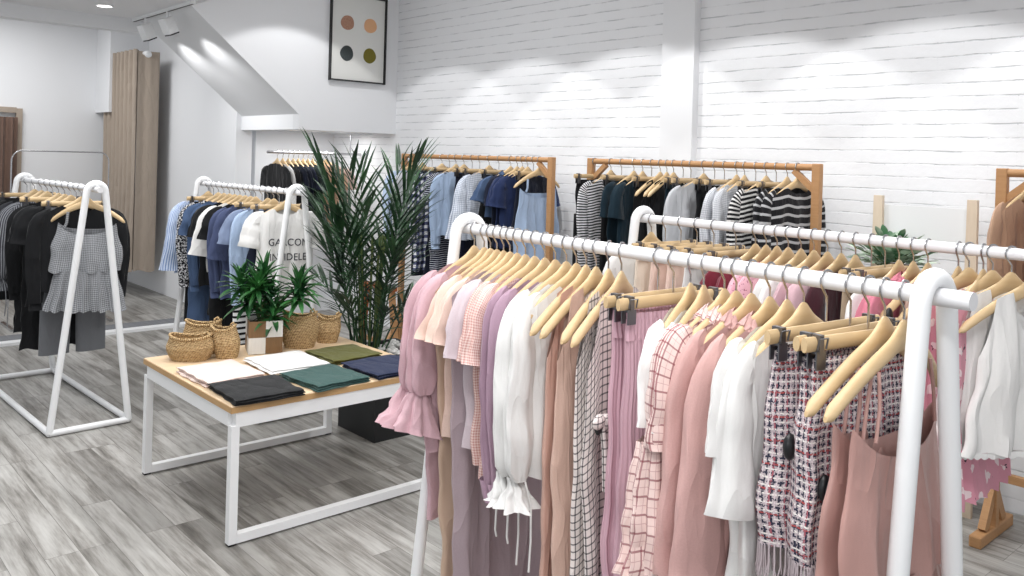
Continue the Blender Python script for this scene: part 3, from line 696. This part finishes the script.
G(1.030, 'top', 'plaid_pink', 'pink plaid blouse with deep gathered sleeve ruffles, farther of two', sleeves='gather', L=.62, frill=1)
G(1.063, 'top', 'plaid_pink', 'pink plaid blouse with deep gathered sleeve ruffles, nearer of two', sleeves='gather', L=.62, frill=1)
G(1.104, 'top', 'dusty_pink', 'dusty pink blouse with frilled neck and flared sleeves, farther of two', sleeves='flare', L=.66, frill=1)
G(1.152, 'top', 'dusty_pink', 'dusty pink blouse with frilled neck and flared sleeves, nearer of two', sleeves='flare', L=.66, frill=1)
G(1.195, 'top', 'white_cloth', 'white short-sleeved tee between dusty pink blouses and wide-sleeved white tee', sleeves='short', L=.62)
G(1.235, 'top', 'white_cloth', 'white wide-sleeved tee just left of the tweed skirts', sleeves='wide', L=.60, tagd=(-.1, -.04, -.61))
for dd, wd in ((1.288, 'farthest'), (1.341, 'middle'), (1.379, 'nearest')):
    G(dd, 'skirt', 'tweed', wd+' of three fringed tweed skirts', L=.50, Wh=.19, T=.026, folds=4, amp=.011, frill='fringe', tagd=(-.15, -.045, -.36) if wd != 'farthest' else (-.16, -.04, -.30))
G(1.412, 'cami', 'rose_satin', 'dusty rose thin-strapped dress behind the last one on front rack', L=.52, Wh=.20, T=.016, frill=.2, folds=4, amp=.008, jit=.03)
G(1.450, 'cami', 'rose_satin', 'dusty rose thin-strapped dress nearest the near end frame', L=.54, Wh=.205, T=.016, frill=.2, folds=4, amp=.008, jit=.03)

GB = 'clothes on the second white rack'
G = lambda *a, **k: garment(RB, *a, group=GB, **k)
G(.045, 'top', 'white_cloth', 'white blouse at far end of the second white rack', sleeves='long', L=.6)
G(.12, 'skirt', 'cream', 'pale cream skirt clipped at far end of second rack', L=.6, Wh=.19)
G(.20, 'skirt', 'peach', 'peach skirt clipped on the second white rack', L=.62, Wh=.2, amp=.012, folds=6)
G(.28, 'skirt', 'peach', 'peach pleated skirt clipped beside the cream skirt, second rack', L=.62, Wh=.2, amp=.014, folds=7)
G(.36, 'skirt', 'white_cloth', 'white skirt clipped before the maroon clothes on second rack', L=.6, Wh=.2)
G(.46, 'shorts', 'dark_maroon', 'dark maroon shorts on clip hanger on the second rack', L=.48)
G(.545, 'top', 'maroon', 'maroon blouse on second rack, farther of two', sleeves='short', L=.6)
G(.59, 'top', 'maroon', 'maroon blouse on second rack, nearer of two', sleeves='short', L=.6)
G(.635, 'top', 'pink_floral', 'pink blouse with small red print on second rack, farther of two', sleeves='long', L=.6)
G(.68, 'top', 'pink_floral', 'pink blouse with small red print on second rack, nearer of two', sleeves='long', L=.6)
G(.73, 'top', 'white_cloth', 'white blouse beside the pink floral pair, second rack, farther of two', sleeves='long', L=.6)
G(.78, 'top', 'white_cloth', 'white blouse beside pink floral blouses on second rack, nearer of two', sleeves='long', L=.6)
G(.83, 'top', 'mauve_pink', 'mauve pink blouse on second rack, farther of two', sleeves='short', L=.6)
G(.88, 'top', 'mauve_pink', 'mauve pink blouse on second rack, nearer of two', sleeves='short', L=.6)
G(.93, 'top', 'dark_maroon', 'dark maroon tee before the khaki skirt on second rack', sleeves='short', L=.6)
G(.985, 'skirt', 'khaki', 'khaki skirt on clip hanger on the second rack', L=.6)
G(1.03, 'skirt', 'khaki', 'khaki skirt on clip hanger beside the leafy plant', L=.55)
G(1.075, 'top', 'white_cloth', 'white tee before the rose pink dress on second rack', sleeves='short', L=.6)
G(1.12, 'dress', 'hot_pink', 'rose pink frilled dress in the middle of second rack', sleeves='flutter', L=.8, frill=1, tagd=(-.2, -.03, -.2))
G(1.165, 'tank', 'peach', 'pale peach sleeveless top seen behind front rack end frame', L=.6)
G(1.255, 'dress', 'rose_floral', 'rose pink floral dress behind white camisoles, farther of two', L=.68, Wh=.24, folds=6, amp=.012)
G(1.325, 'dress', 'rose_floral', 'rose pink floral dress behind white camisoles, nearer of two', L=.70, Wh=.25, folds=6, amp=.012)
for dd, wd in ((1.285, 'farthest'), (1.35, 'second'), (1.40, 'third'), (1.46, 'nearest')):
    G(dd, 'tank', 'white_cloth', wd+' white sleeveless top with lace hem on second rack', L=.54, Wh=.245, frill='lace', amp=.012, jit=-.45)

GW = 'dark clothes on the wooden rack'
G = lambda *a, **k: garment(W2, *a, group=GW, small=True, **k)
G(.03, 'trousers', 'black_cloth', 'black trousers clipped at left end of dark-clothes wooden rack', L=.95)
G(.17, 'top', 'houndstooth', 'fine black and white striped long blouse left on wooden rack', L=.74, sleeves='long', jit=-.05)
G(.26, 'trousers', 'black_cloth', 'black trousers clipped right of the fine striped blouse', L=.95)
G(.36, 'top', 'teal_black', 'dark teal blouse on wooden rack, left of two', sleeves='short', L=.66)
G(.43, 'top', 'teal_black', 'dark teal blouse on wooden rack, right of two', sleeves='short', L=.66)
G(.50, 'skirt', 'black_cloth', 'black skirt clipped beside the dark teal blouses', L=.9, Wh=.19)
for i, (dd, wd) in enumerate(((.565, 'left'), (.615, 'middle'), (.665, 'right'))):
    G(dd, 'tank', 'black_cloth', wd+' of three black sleeveless dresses with hanger tips showing', L=.95)
G(.735, 'skirt', 'teal_black', 'dark teal long skirt on clip hanger, left of the grey shirts', L=.85, Wh=.2)
G(.79, 'skirt', 'teal_black', 'dark teal long skirt touching the pale collared shirt', L=.85, Wh=.2)
G(.88, 'top', 'light_grey', 'pale grey collared shirt on the wooden rack', sleeves='long', L=.62, collar=True, jit=-.2)
G(.955, 'trousers', 'black_cloth', 'black trousers right of the pale grey collared shirt', L=.9)
G(1.02, 'trousers', 'black_cloth', 'black trousers left of the grey checked shirt', L=.9)
G(1.10, 'top', 'grey_fine', 'fine grey checked shirt on wooden rack, left of two', sleeves='long', L=.62)
G(1.15, 'top', 'grey_fine', 'fine grey checked shirt on wooden rack, right of two', sleeves='long', L=.62)
G(1.22, 'trousers', 'black_cloth', 'black trousers right of the fine checked shirts', L=.9)
G(1.285, 'top', 'bw_mid', 'white blouse with black stripes on the wooden rack', sleeves='long', L=.62, jit=-.15)
G(1.345, 'trousers', 'black_cloth', 'black trousers between the two striped tops', L=.9)
G(1.41, 'top', 'bw_wide', 'black sweater with grey stripes, second from wooden post', sleeves='long', L=.66, jit=-.05)
G(1.47, 'top', 'bw_wide', 'black sweater with grey stripes beside the wooden post', sleeves='long', L=.68, jit=-.12, T=.03)

GW = 'blue clothes on the wooden rack'
G = lambda *a, **k: garment(W1, *a, group=GW, small=True, **k)
G(.12, 'top', 'pale_blue', 'pale blue shirt behind the palm at left of wooden rack', sleeves='long', L=.66)
G(.26, 'top', 'light_grey', 'light grey shirt beside the palm fronds', sleeves='long', L=.66)
G(.39, 'trousers', 'navy', 'navy trousers partly behind the palm fronds', L=.95)
G(.52, 'top', 'navy_gingham', 'navy and white gingham long shirt on blue-clothes wooden rack', sleeves='long', L=.9, jit=-.2)
G(.62, 'skirt', 'deep_navy', 'deep navy skirt right of the gingham shirt', L=.9)
G(.70, 'top', 'navy_pin', 'navy pinstriped blouse right of the gingham shirt', sleeves='short', L=.9)
G(.80, 'top', 'sky_blue', 'sky blue blouse with rolled long sleeves on wooden rack', sleeves='long', L=.6, jit=-.2)
G(.90, 'trousers', 'deep_navy', 'deep navy trousers between the pale blue blouses', L=.95)
G(.99, 'trousers', 'navy', 'navy trousers left of the pale checked blouse', L=.85)
G(1.10, 'top', 'pale_check', 'pale blue checked blouse on the wooden rack', sleeves='flare', L=.6, jit=-.15)
G(1.21, 'skirt', 'black_cloth', 'black skirt left of the denim tops', L=.8)
G(1.34, 'top', 'denim', 'denim frilled short top on the wooden rack', sleeves='flutter', L=.42, frill=1)
G(1.41, 'top', 'navy', 'navy blouse left of the bright navy blouses', sleeves='short', L=.62)
G(1.465, 'top', 'bright_navy', 'bright navy blouse on wooden rack, left of two', sleeves='short', L=.62)
G(1.52, 'top', 'bright_navy', 'bright navy blouse on wooden rack, right of two', sleeves='short', L=.62, jit=-.1)
G(1.58, 'skirt', 'deep_navy', 'deep navy skirt behind the pale blue strap top', L=.7)
G(1.64, 'cami', 'sky_blue', 'pale blue strappy dress nearest the wooden post', L=.72, Wh=.2, folds=5, amp=.012, jit=-.12)

GW = 'brown clothes on the right-hand wooden rack'
G = lambda *a, **k: garment(W3, *a, group=GW, small=True, **k)
G(.10, 'top', 'tan', 'tan long-sleeved blouse on right-edge wooden rack', sleeves='long', L=.66, jit=-.15)
G(.20, 'top', 'brown', 'brown long-sleeved blouse at the right edge of the photo', sleeves='long', L=.66)

GW = 'black clothes on the left white rack'
G = lambda *a, **k: garment(RL, *a, group=GW, **k)
G(.06, 'trousers', 'black_cloth', 'black trousers at the far end of left rack', L=.8)
G(.24, 'top', 'black_cloth', 'black blouse third from far end of left rack', sleeves='long', L=.62)
G(.40, 'top', 'charcoal', 'charcoal blouse on the left rack beside the striped one', sleeves='long', L=.6)
G(.52, 'top', 'grey_pin', 'grey pinstriped blouse with tied cuffs on left rack', sleeves='tied', L=.6)
G(.64, 'skirt', 'black_cloth', 'black skirt clipped in the middle of left rack', L=.9, Wh=.2)
G(.76, 'top', 'black_cloth', 'long black long-sleeved top in the middle of left rack', sleeves='long', L=.9)
G(.88, 'dress', 'black_cloth', 'longest black short-sleeved dress on the left rack', sleeves='short', L=.98)
G(1.00, 'top', 'black_cloth', 'black short-sleeved top left of the grey trousers', sleeves='short', L=.7)
G(1.10, 'trousers', 'mid_grey', 'mid grey trousers behind the plaid strap top', L=.98, T=.028)
G(1.19, 'top', 'black_cloth', 'black long-sleeved top right behind the plaid strap top', sleeves='long', L=.6)
G(1.30, 'cami', 'grey_glen', 'grey plaid strap top with peplum at left rack near end', cat='top', L=.48, Wh=.19, small=True, frill=.22, jit=-.55, T=.03)
GW = 'blue clothes on the white rack behind the table'
G = lambda *a, **k: garment(RR, *a, group=GW, **k)
G(.08, 'top', 'blue_stripe', 'pale blue striped blouse at far end of blue rack', sleeves='flare', L=.62)
G(.17, 'trousers', 'black_cloth', 'black trousers clipped near far end of blue rack', L=.95)
G(.25, 'top', 'bw_floral', 'black and white floral blouse on blue rack', sleeves='long', L=.6)
G(.34, 'dress', 'denim', 'denim blue long dress on blue rack', sleeves='short', L=1.0, tagd=(-.1, -.04, -.86))
G(.43, 'top', 'denim', 'denim blouse left of the white cape', sleeves='long', L=.62)
G(.51, 'top', 'black_cloth', 'black blouse under the white cape', sleeves='short', L=.66)
G(.59, 'top', 'white_cloth', 'white caped blouse on the blue rack', sleeves='wide', L=.55)
G(.67, 'top', 'black_cloth', 'black top right of the white caped blouse', sleeves='short', L=.95)
G(.75, 'top', 'slate_blue', 'slate blue blouse on blue rack, left of two', sleeves='long', L=.6)
G(.82, 'top', 'slate_blue', 'slate blue blouse on blue rack, right of two', sleeves='wide', L=.7)
G(.91, 'trousers', 'lace_up', 'white trousers with black laced side on blue rack', L=1.0)
G(.99, 'top', 'grey_blue', 'grey blue tied blouse right of the laced trousers', sleeves='short', L=.55)
G(1.07, 'top', 'sky_blue', 'light blue shirt on the blue rack', sleeves='long', L=.66)
G(1.14, 'skirt', 'navy', 'navy skirt clipped behind the white printed tee', L=.6)
tee = G(1.235, 'top', 'white_cloth', 'white tee with GARCONS INFIDELES printed on its chest', sleeves='short', L=.66, jit=-.27, T=.03, W=.19, Wh=.205)
tee.scale = (.88, 1, 1)
def text_mesh(body_, size):
    c = bpy.data.curves.new('print', 'FONT'); c.body = body_; c.size = size; c.align_x = 'CENTER'; c.extrude = .0006; c.space_character = 1.05
    o = bpy.data.objects.new('print', c); COL.objects.link(o); bpy.context.view_layer.update()
    me = bpy.data.meshes.new_from_object(o.evaluated_get(bpy.context.evaluated_depsgraph_get())); bpy.data.objects.remove(o)
    me.materials.clear(); me.materials.append(M['ink']); return me
bpy.context.view_layer.update()
import bmesh
from mathutils.bvhtree import BVHTree
def print_on(target, string, size, z):
    me = text_mesh(string, size)
    bm = bmesh.new(); bm.from_mesh(me); bmesh.ops.subdivide_edges(bm, edges=[e for e in bm.edges if e.calc_length() > .02], cuts=2)
    bv = BVHTree.FromPolygons([v.co.copy() for v in target.data.vertices], [list(p.vertices) for p in target.data.polygons])
    for v in bm.verts:
        x, zz = v.co.x+.03, v.co.y+z; h = bv.ray_cast(Vector((x, -.5, zz)), Vector((0, 1, 0)))
        y = (h[0].y if h[0] else -.04)-.003-v.co.z
        v.co = Vector((x, y, zz))
    bm.to_mesh(me); bm.free()
    obj('chest_print', me, None, target)
print_on(tee, 'GARCONS', .062, -.33); print_on(tee, 'INFIDELES', .062, -.42)

# ------------------------------------------------------------------ niche rail and its tees
nr = thing('niche_clothes_rail', 'chrome rail across the niche under the stair', 'rail', (3.47, 7.15, 1.60))
obj('rail_tube', MB().tube([(0, 0, 0), (.98, 0, 0)], .012, 12), 'chrome', nr)
obj('rail_bracket', MB().tube([(.86, 0, .0), (.86, 0, .20)], .008), 'chrome', nr)
NR = (Vector((4.45, 7.15)), Vector((3.47, 7.15)), 1.60)
GW = 'tees on the niche rail'
for dd, mt, lb, sl, L_, jt in ((.10, 'black_cloth', 'black tee at left end of the niche rail', 'short', .6, .0), (.155, 'white_cloth', 'white long-sleeved tee on the niche rail', 'long', .6, 0), (.21, 'black_cloth', 'black tee right of the white one in the niche', 'long', .6, 0),
                    (.26, 'deep_navy', 'deep navy tee in the niche, left of two', 'short', .6, 0), (.31, 'deep_navy', 'deep navy tee in the niche, right of two', 'short', .6, 0), (.36, 'navy', 'navy tee in the niche beside dark green ones', 'short', .6, 0),
                    (.41, 'dark_green', 'dark green tee in the niche, left of two', 'short', .6, 0), (.46, 'dark_green', 'dark green tee in the niche, right of two', 'short', .6, 0), (.53, 'tan', 'tan top behind the blush pink tee in the niche', 'short', .75, .5), (.60, 'blush_tee', 'blush pink tee at right end of the niche rail', 'short', .62, .75)):
    garment(NR, dd, 'top', mt, lb, group=GW, sleeves=sl, L=L_, small=True, jit=jt+.0)

# ------------------------------------------------------------------ low display table
TX0, TX1, TY0, TY1, TZ = 1.46, 2.50, 3.26, 4.28, .57
tb = thing('display_table', 'low display table with pale wood top and white metal legs', 'table', ((TX0+TX1)/2, (TY0+TY1)/2, 0))
cx_, cy_ = (TX0+TX1)/2, (TY0+TY1)/2
obj('table_top', MB().box((0, 0, TZ-.014), (TX1-TX0, TY1-TY0, .028)), 'table_wood', tb, False, bevel=.003)
eb = MB()
for (a, b) in (((TX0, TY0), (TX1, TY0)), ((TX1, TY0), (TX1, TY1)), ((TX1, TY1), (TX0, TY1)), ((TX0, TY1), (TX0, TY0))):
    eb.bar((a[0]-cx_, a[1]-cy_, TZ-.016), (b[0]-cx_, b[1]-cy_, TZ-.016), .004, .024)
obj('edge_band', eb, 'table_edge', tb, False)
ap = MB(); ax, ay = (TX1-TX0)/2-.02, (TY1-TY0)/2-.02
for s in (-1, 1):
    ap.box((0, s*ay, TZ-.058), (2*ax, .035, .06)); ap.box((s*ax, 0, TZ-.058), (.035, 2*ay-.04, .06))
obj('apron', ap, 'table_frame', tb, False)
for sy in (-1, 1):
    for sx_ in (-1, 1):
        obj('leg', MB().box((sx_*(ax), sy*(ay), (TZ-.088)/2+.008), (.036, .036, TZ-.088-.0)), 'table_frame', tb, False, bevel=.002)
        obj('rubber_foot', MB().box((sx_*ax, sy*ay, .004), (.03, .03, .008)), 'rubber', tb, False)
    obj('floor_rail', MB().box((0, sy*ay, .026), (2*ax-.036, .036, .036)), 'table_frame', tb, False)

def folded(label, cx0, cy0, lx, ly, mat, layers=3, rz=0, seed=0, h=.009):
    mb = MB(); rd = random.Random(seed); z = TZ+.001
    for l in range(layers):
        nx, ny = 18, 18; ox, oy = rd.uniform(-.008, .008), rd.uniform(-.008, .008)
        top = []; 
        def P(i, j, zz):
            u, v_ = i/nx*2-1, j/ny*2-1
            wx = (lx/2)*(1+.02*sin(v_*3+seed+l)); wy = (ly/2)*(1+.03*sin(u*2.6+seed*2+l))
            e = max(abs(u), abs(v_)); edge = (max(0, e-.86)/.14)**2
            zz2 = zz-(edge*h*.35 if zz > z else -edge*h*.25)+.003*noise.noise(Vector((u*2.5+seed, v_*2.5, l)))*(1 if zz > z else .3)
            return (ox+wx*u*(1-.01*edge)+.003*sin(v_*9+l), oy+wy*v_+.003*sin(u*8+seed), max(zz2, TZ+.0008+l*.001))
        vt = [P(i, j, z+h) for j in range(ny+1) for i in range(nx+1)]; vb = [P(i, j, z) for j in range(ny+1) for i in range(nx+1)]
        n = len(vt); fs = []; st = nx+1
        for j in range(ny):
            for i in range(nx):
                a = j*st+i; fs.append((a, a+1, a+st+1, a+st)); fs.append((n+a, n+a+st, n+a+st+1, n+a+1))
        for i in range(nx): fs.append((i, n+i, n+i+1, i+1)); k_ = ny*st+i; fs.append((k_, k_+1, n+k_+1, n+k_))
        for j in range(ny): a = j*st; fs.append((a, a+st, n+a+st, n+a)); a = j*st+nx; fs.append((a, n+a, n+a+st, a+st))
        mb.add(vt+vb, fs, [[((vt+vb)[q][0], (vt+vb)[q][1]) for q in f] for f in fs]); z += h
    o = obj('folded_top', mb, mat, loc=(cx0, cy0, 0), rz=rz); return tag(o, label, 'folded clothing', 'folded tops on the table')
folded('folded blush pink top at left of the table', 1.62, 3.745, .27, .34, 'blush', 3, .02, 1)
folded('folded white top in the middle of the table', 1.945, 3.745, .29, .32, 'white_cloth', 3, -.03, 2)
folded('folded olive green top beside the woven baskets', 2.26, 3.75, .28, .28, 'olive', 3, .03, 3)
folded('folded black top at the front corner of the table', 1.635, 3.40, .30, .31, 'ink_black', 3, -.05, 4)
folded('folded bottle green top at the table front edge', 1.96, 3.40, .28, .31, 'bottle_green', 3, .08, 5)
folded('folded navy top at the right end of the table', 2.30, 3.41, .31, .31, 'ink_navy', 3, .04, 6)

def basket(label, x, y, rx, ry, h, rz=0, lean=(0, 0), pinch=.55, seed=0):
    root = thing('woven_basket', label, 'basket', (x, y, TZ), rz, 'woven baskets on the table'); n = 90; rows = 40; rings = []
    for j in range(rows+1):
        t = j/rows; b = .80+.28*sin(min(1, t*1.25+.05)*pi*.62)**1.0-(.14*max(0, t-.55)/.45)
        ring = []
        for i in range(n):
            a = 2*pi*i/n; k = b*(1+.014*sin(j*pi/1.0+pi/2)*1+.014*sin(a*30+(j % 2)*pi))
            px = rx*k*math.copysign(abs(cos(a))**.8, cos(a)); py_ = ry*k*math.copysign(abs(sin(a))**.9, sin(a))*(1-(1-pinch)*max(0, t-.5)*1.2)
            z = h*t*(1+.07*math.cos(2*a)*t)
            ring.append((px+lean[0]*t*t, py_+lean[1]*t*t, z))
        rings.append(ring)
    obj('basket_body', MB().rings(rings, True, False), 'woven_straw', root)
    top = rings[-1]; rim = [Vector(top[i % n]) for i in range(0, n+1, 3)]
    obj('rim', MB().tube(rim, .007, 8, False), 'woven_straw', root)
    inner = [[(p[0]*.93+lean[0]*.07*t, p[1]*.90, max(p[2], .006)-.001) for p in rings[int(rows*t)]] for t in (1, .75, .5, .25, 0)]
    obj('lining', MB().rings(inner, False, True), 'woven_straw', root)
    # short handle loop
    hp_ = [(rx*.80+lean[0], 0, h*.93), (rx*.86+lean[0], .0, h*1.05), (rx*.74+lean[0], 0, h*1.16), (rx*.60+lean[0], 0, h*1.10), (rx*.58+lean[0], 0, h*.95)]
    obj('handle', MB().tube(hp_, .006, 8), 'woven_straw', root)
basket('wide woven basket nearest the left corner of the table', 1.63, 4.13, .105, .075, .115, -.65, (0, 0), .75, 1)
basket('woven basket standing behind the other two on the left', 1.735, 4.235, .092, .05, .155, -.6, (0, 0), .7, 2)
basket('small leaning woven basket beside the chequered planter', 1.79, 4.07, .062, .055, .15, -.6, (-.02, .0), .65, 3)
basket('tall folded-top woven basket right of the chequered planter', 2.19, 4.075, .092, .065, .175, -.68, (0, 0), .55, 4)
basket('small woven basket at the far right of the table', 2.37, 4.10, .064, .055, .14, -.6, (.01, 0), .6, 5)

# chequered planter with a dracaena
pt_ = thing('chequered_planter', 'square planter chequered in brown and white wood on the table', 'planter', (1.999, 4.10, TZ), -.34)
S_, HP = .168, .165
for s in range(4):
    rot = s*pi/2
    for i in range(2):
        for j in range(2):
            mt = 'planter_brown' if (i+j+s) % 2 == 1 else 'planter_white'
            o = obj('wood_panel', MB().box(((i-.5)*S_/2, -S_/2+.004, .002+HP*(.25+.5*j)), (S_/2-.0005, .008, HP/2-.0005)), mt, pt_, False); o.rotation_euler = (0, 0, rot); o['label'] = ('brown' if 'brown' in mt else 'white')+' square panel'
obj('soil', MB().box((0, 0, HP*.45), (S_-.018, S_-.018, HP*.85)), 'soil', pt_, False)
def blade(mb, p, d, L, wd, droop, up=Vector((0, 0, 1)), n=6, fold=.25):
    d = d.normalized(); pts = []; q = p.copy(); dd = d.copy()
    for i in range(n+1):
        t = i/n; pts.append((q.copy(), dd.copy(), wd*max(.04, sin(pi*min(1, .12+t*.88))**.8)*(1 if t < 1 else .1)))
        q = q+dd*(L/n); dd = (dd+Vector((0, 0, -1))*droop/n).normalized()
    o = len(mb.v); vs = []
    for q, dd, w_ in pts:
        sd = dd.cross(up); sd = sd.normalized() if sd.length > .05 else Vector((1, 0, 0)); nn = sd.cross(dd)
        vs += [q-sd*w_/2+nn*w_*fold, q, q+sd*w_/2+nn*w_*fold]
    fs = []
    for i in range(n):
        a = 3*i; fs += [(a, a+1, a+4, a+3), (a+1, a+2, a+5, a+4)]
    mb.add(vs, fs)
dr = thing('potted_dracaena', 'bushy green dracaena growing in the chequered planter', 'plant', (1.999, 4.10, TZ+HP*.87))
rd = random.Random(3)
# (dx, dy, height) : +screen-right is (+.74, -.67)
heads = [(-.02, .03, .17), (-.075, .05, .12), (.03, -.0, .13), (-.05, -.02, .20), (.01, .03, .24), (-.09, .09, .20), (.13, -.12, .15), (.145, -.10, .20), (.03, -.05, .05)]
for hx, hy, hz in heads:
    obj('stem', MB().tube([(hx*.15, hy*.15, -.01), (hx*.4, hy*.4, hz*.5), (hx, hy, hz)], [.009, .008, .006], 8), 'stem_green', dr)
    mb = MB()
    for i in range(34):
        a = i*2.4; el = radians(80-i*3.1); d_ = Vector((cos(a)*cos(el), sin(a)*cos(el), sin(el)))
        blade(mb, Vector((hx, hy, hz-.0010*i)), d_, rd.uniform(.10, .155), rd.uniform(.021, .029), rd.uniform(.4, 1.0))
    obj('leaf_rosette', mb, 'dracaena_leaf', dr)

# tall palm in a black cube
pp = thing('cube_planter', 'black cube planter on the floor behind the table', 'planter', (2.80, 4.16, 0))
bx = MB()
for s in (-1, 1): bx.box((s*.185, 0, .235), (.02, .39, .47)); bx.box((0, s*.185, .235), (.35, .02, .47))
bx.box((0, 0, .02), (.35, .35, .04))
obj('box_body', bx, 'black_box', pp, False)
obj('soil', MB().box((0, 0, .23), (.348, .348, .38)), 'soil', pp, False)
rd = random.Random(11); mb = MB()
for i in range(90):
    mb.blob((rd.uniform(-.155, .155), rd.uniform(-.155, .155), .438+rd.uniform(0, .03)), (rd.uniform(.014, .026), rd.uniform(.014, .024), rd.uniform(.010, .018)), 7, 5, .3)
o = obj('pebbles', mb, 'pebble', pp, True); o['kind'] = 'stuff'
palm = thing('palm_plant', 'tall dark green palm with arching fronds beside the table', 'plant', (2.70, 4.20, .43))
rd = random.Random(5)
def frond(az, lean, H, Ls, nl=26, seed=0, droop=1.2, clear=.35, wdt=.013):
    """stem rising from base then arching outwards; az is world azimuth"""
    r_ = random.Random(seed); d0 = Vector((cos(az)*sin(lean), sin(az)*sin(lean), cos(lean))); p = Vector((cos(az)*.05+r_.uniform(-.04, .04), sin(az)*.05+r_.uniform(-.04, .04), -.02)); pts = [p.copy()]; d_ = d0.copy(); n = 22
    for i in range(n):
        t = i/n; p = p+d_*(H/n); d_ = (d_+Vector((cos(az), sin(az), -.25))*(droop*(t**2.0)/n*2.2)).normalized(); pts.append(p.copy())
    mb = MB().tube(pts, [.0065*(1-.8*i/n) for i in range(n+1)], 6)
    for i in range(nl):
        s = clear+(1-clear)*i/(nl-1); f = s*n; k = min(n-1, int(f)); q = pts[k].lerp(pts[k+1], f-k); tt = (pts[k+1]-pts[k]).normalized()
        sd = tt.cross(Vector((0, 0, 1))); sd = sd.normalized() if sd.length > .1 else Vector((cos(az+1.57), sin(az+1.57), 0))
        u = (s-clear)/(1-clear); ll = Ls*(.55+.75*sin(pi*min(1, u*.8+.15)))*r_.uniform(.85, 1.1)
        for sg in (-1, 1):
            d2 = (sd*sg*(1.15-.75*u)+tt*(.5+.75*u)+Vector((r_.uniform(-.15, .15), r_.uniform(-.15, .15), .15+r_.uniform(-.1, .15)))).normalized()
            blade(mb, q, d2, ll, wdt, r_.uniform(.25, .7), n=5, fold=.2)
    return mb
specs = []
for i in range(7): specs.append((i*2.399+.4, rd.uniform(.04, .14), rd.uniform(1.0, 1.2), .30, .55, 11))
for i in range(12): specs.append((i*2.399+1.3, rd.uniform(.12, .30), rd.uniform(.66, .92), .28, .75, 10))
for i in range(8): specs.append((i*2.399+2.0, rd.uniform(.3, .6), rd.uniform(.36, .55), .2, .8, 7))
for i, (az, le, H, Ls, dp, nl) in enumerate(specs):
    obj('frond', frond(az, le, H, Ls, nl, i, dp, .5, .019), 'palm_leaf', palm)
mb = MB()
for i in range(9): 
    a = i*2.4; mb.tube([(.05*cos(a), .05*sin(a), 0), (.06*cos(a), .06*sin(a), .4), (.08*cos(a), .08*sin(a), .7)], .007, 6)
obj('cane', mb, 'stem_green', palm)

# wooden stand behind the palm
st = thing('wooden_stand', 'reddish wooden A-frame stand half hidden behind the palm', 'stand', (3.55, 5.35, 0))
obj('front_leg', MB().bar((0, .28, 0), (0, .22, .62), .045, .04), 'red_wood', st, False); obj('rear_leg', MB().bar((0, -.22, 0), (0, -.12, .62), .04, .035), 'rack_wood', st, False)
obj('cross_rail', MB().bar((0, .26, .2), (0, -.19, .2), .03, .03), 'rack_wood', st, False); obj('top_rail', MB().bar((0, .26, .61), (0, -.16, .61), .05, .03), 'red_wood', st, False)

# pale ladder shelf with plant against the brick
ls = thing('plant_shelf', 'pale wood ladder shelf with white boards against brick wall', 'shelf', (4.22, 1.70, 0))
for y in (-.22, .22):
    obj('upright', MB().prism([(-.035, 0), (.035, 0), (.022, 1.47), (-.022, 1.47)], 'x', -.012, .012), 'pale_wood', ls, False).location = (0, y, 0)
for z in (.3, .68, 1.02): obj('shelf_board', MB().box((-.06, 0, z), (.20, .42, .02)), 'white_paint', ls, False)
obj('back_panel', MB().box((.02, 0, 1.34), (.012, .40, .17)), 'white_paint', ls, False)
pb = thing('white_plant_pot', 'white tapered pot on the pale ladder shelf', 'pot', (4.13, 1.78, 1.03))
obj('pot_shell', MB().rings([[(r_*cos(2*pi*i/24), r_*sin(2*pi*i/24), z) for i in range(24)] for r_, z in ((.05, 0), (.068, .09), (.07, .1), (.06, .1), (.055, .08))], True, True), 'white_paint', pb)
pl = thing('leafy_houseplant', 'variegated round-leaved houseplant behind the second white rack', 'plant', (4.10, 1.80, 1.13))
rd = random.Random(9); mb = MB(); stm = MB()
for i in range(190):
    a = rd.uniform(0, 6.3); e = rd.uniform(.1, 1.45); r_ = rd.uniform(.05, .2); c = Vector((cos(a)*cos(e)*r_*.75, sin(a)*cos(e)*r_*1.15, sin(e)*r_*.75+.0))
    d_ = Vector((cos(a)*cos(e), sin(a)*cos(e), sin(e)*.6+.2)); blade(mb, c, d_, rd.uniform(.05, .065), rd.uniform(.042, .054), .5, n=6, fold=.1)
    if i % 4 == 0: stm.tube([(0, 0, -.03), c*.5+Vector((0, 0, .01)), c], .003, 5)
obj('leaves', mb, 'rubber_leaf', pl); obj('stems', stm, 'stem_green', pl)
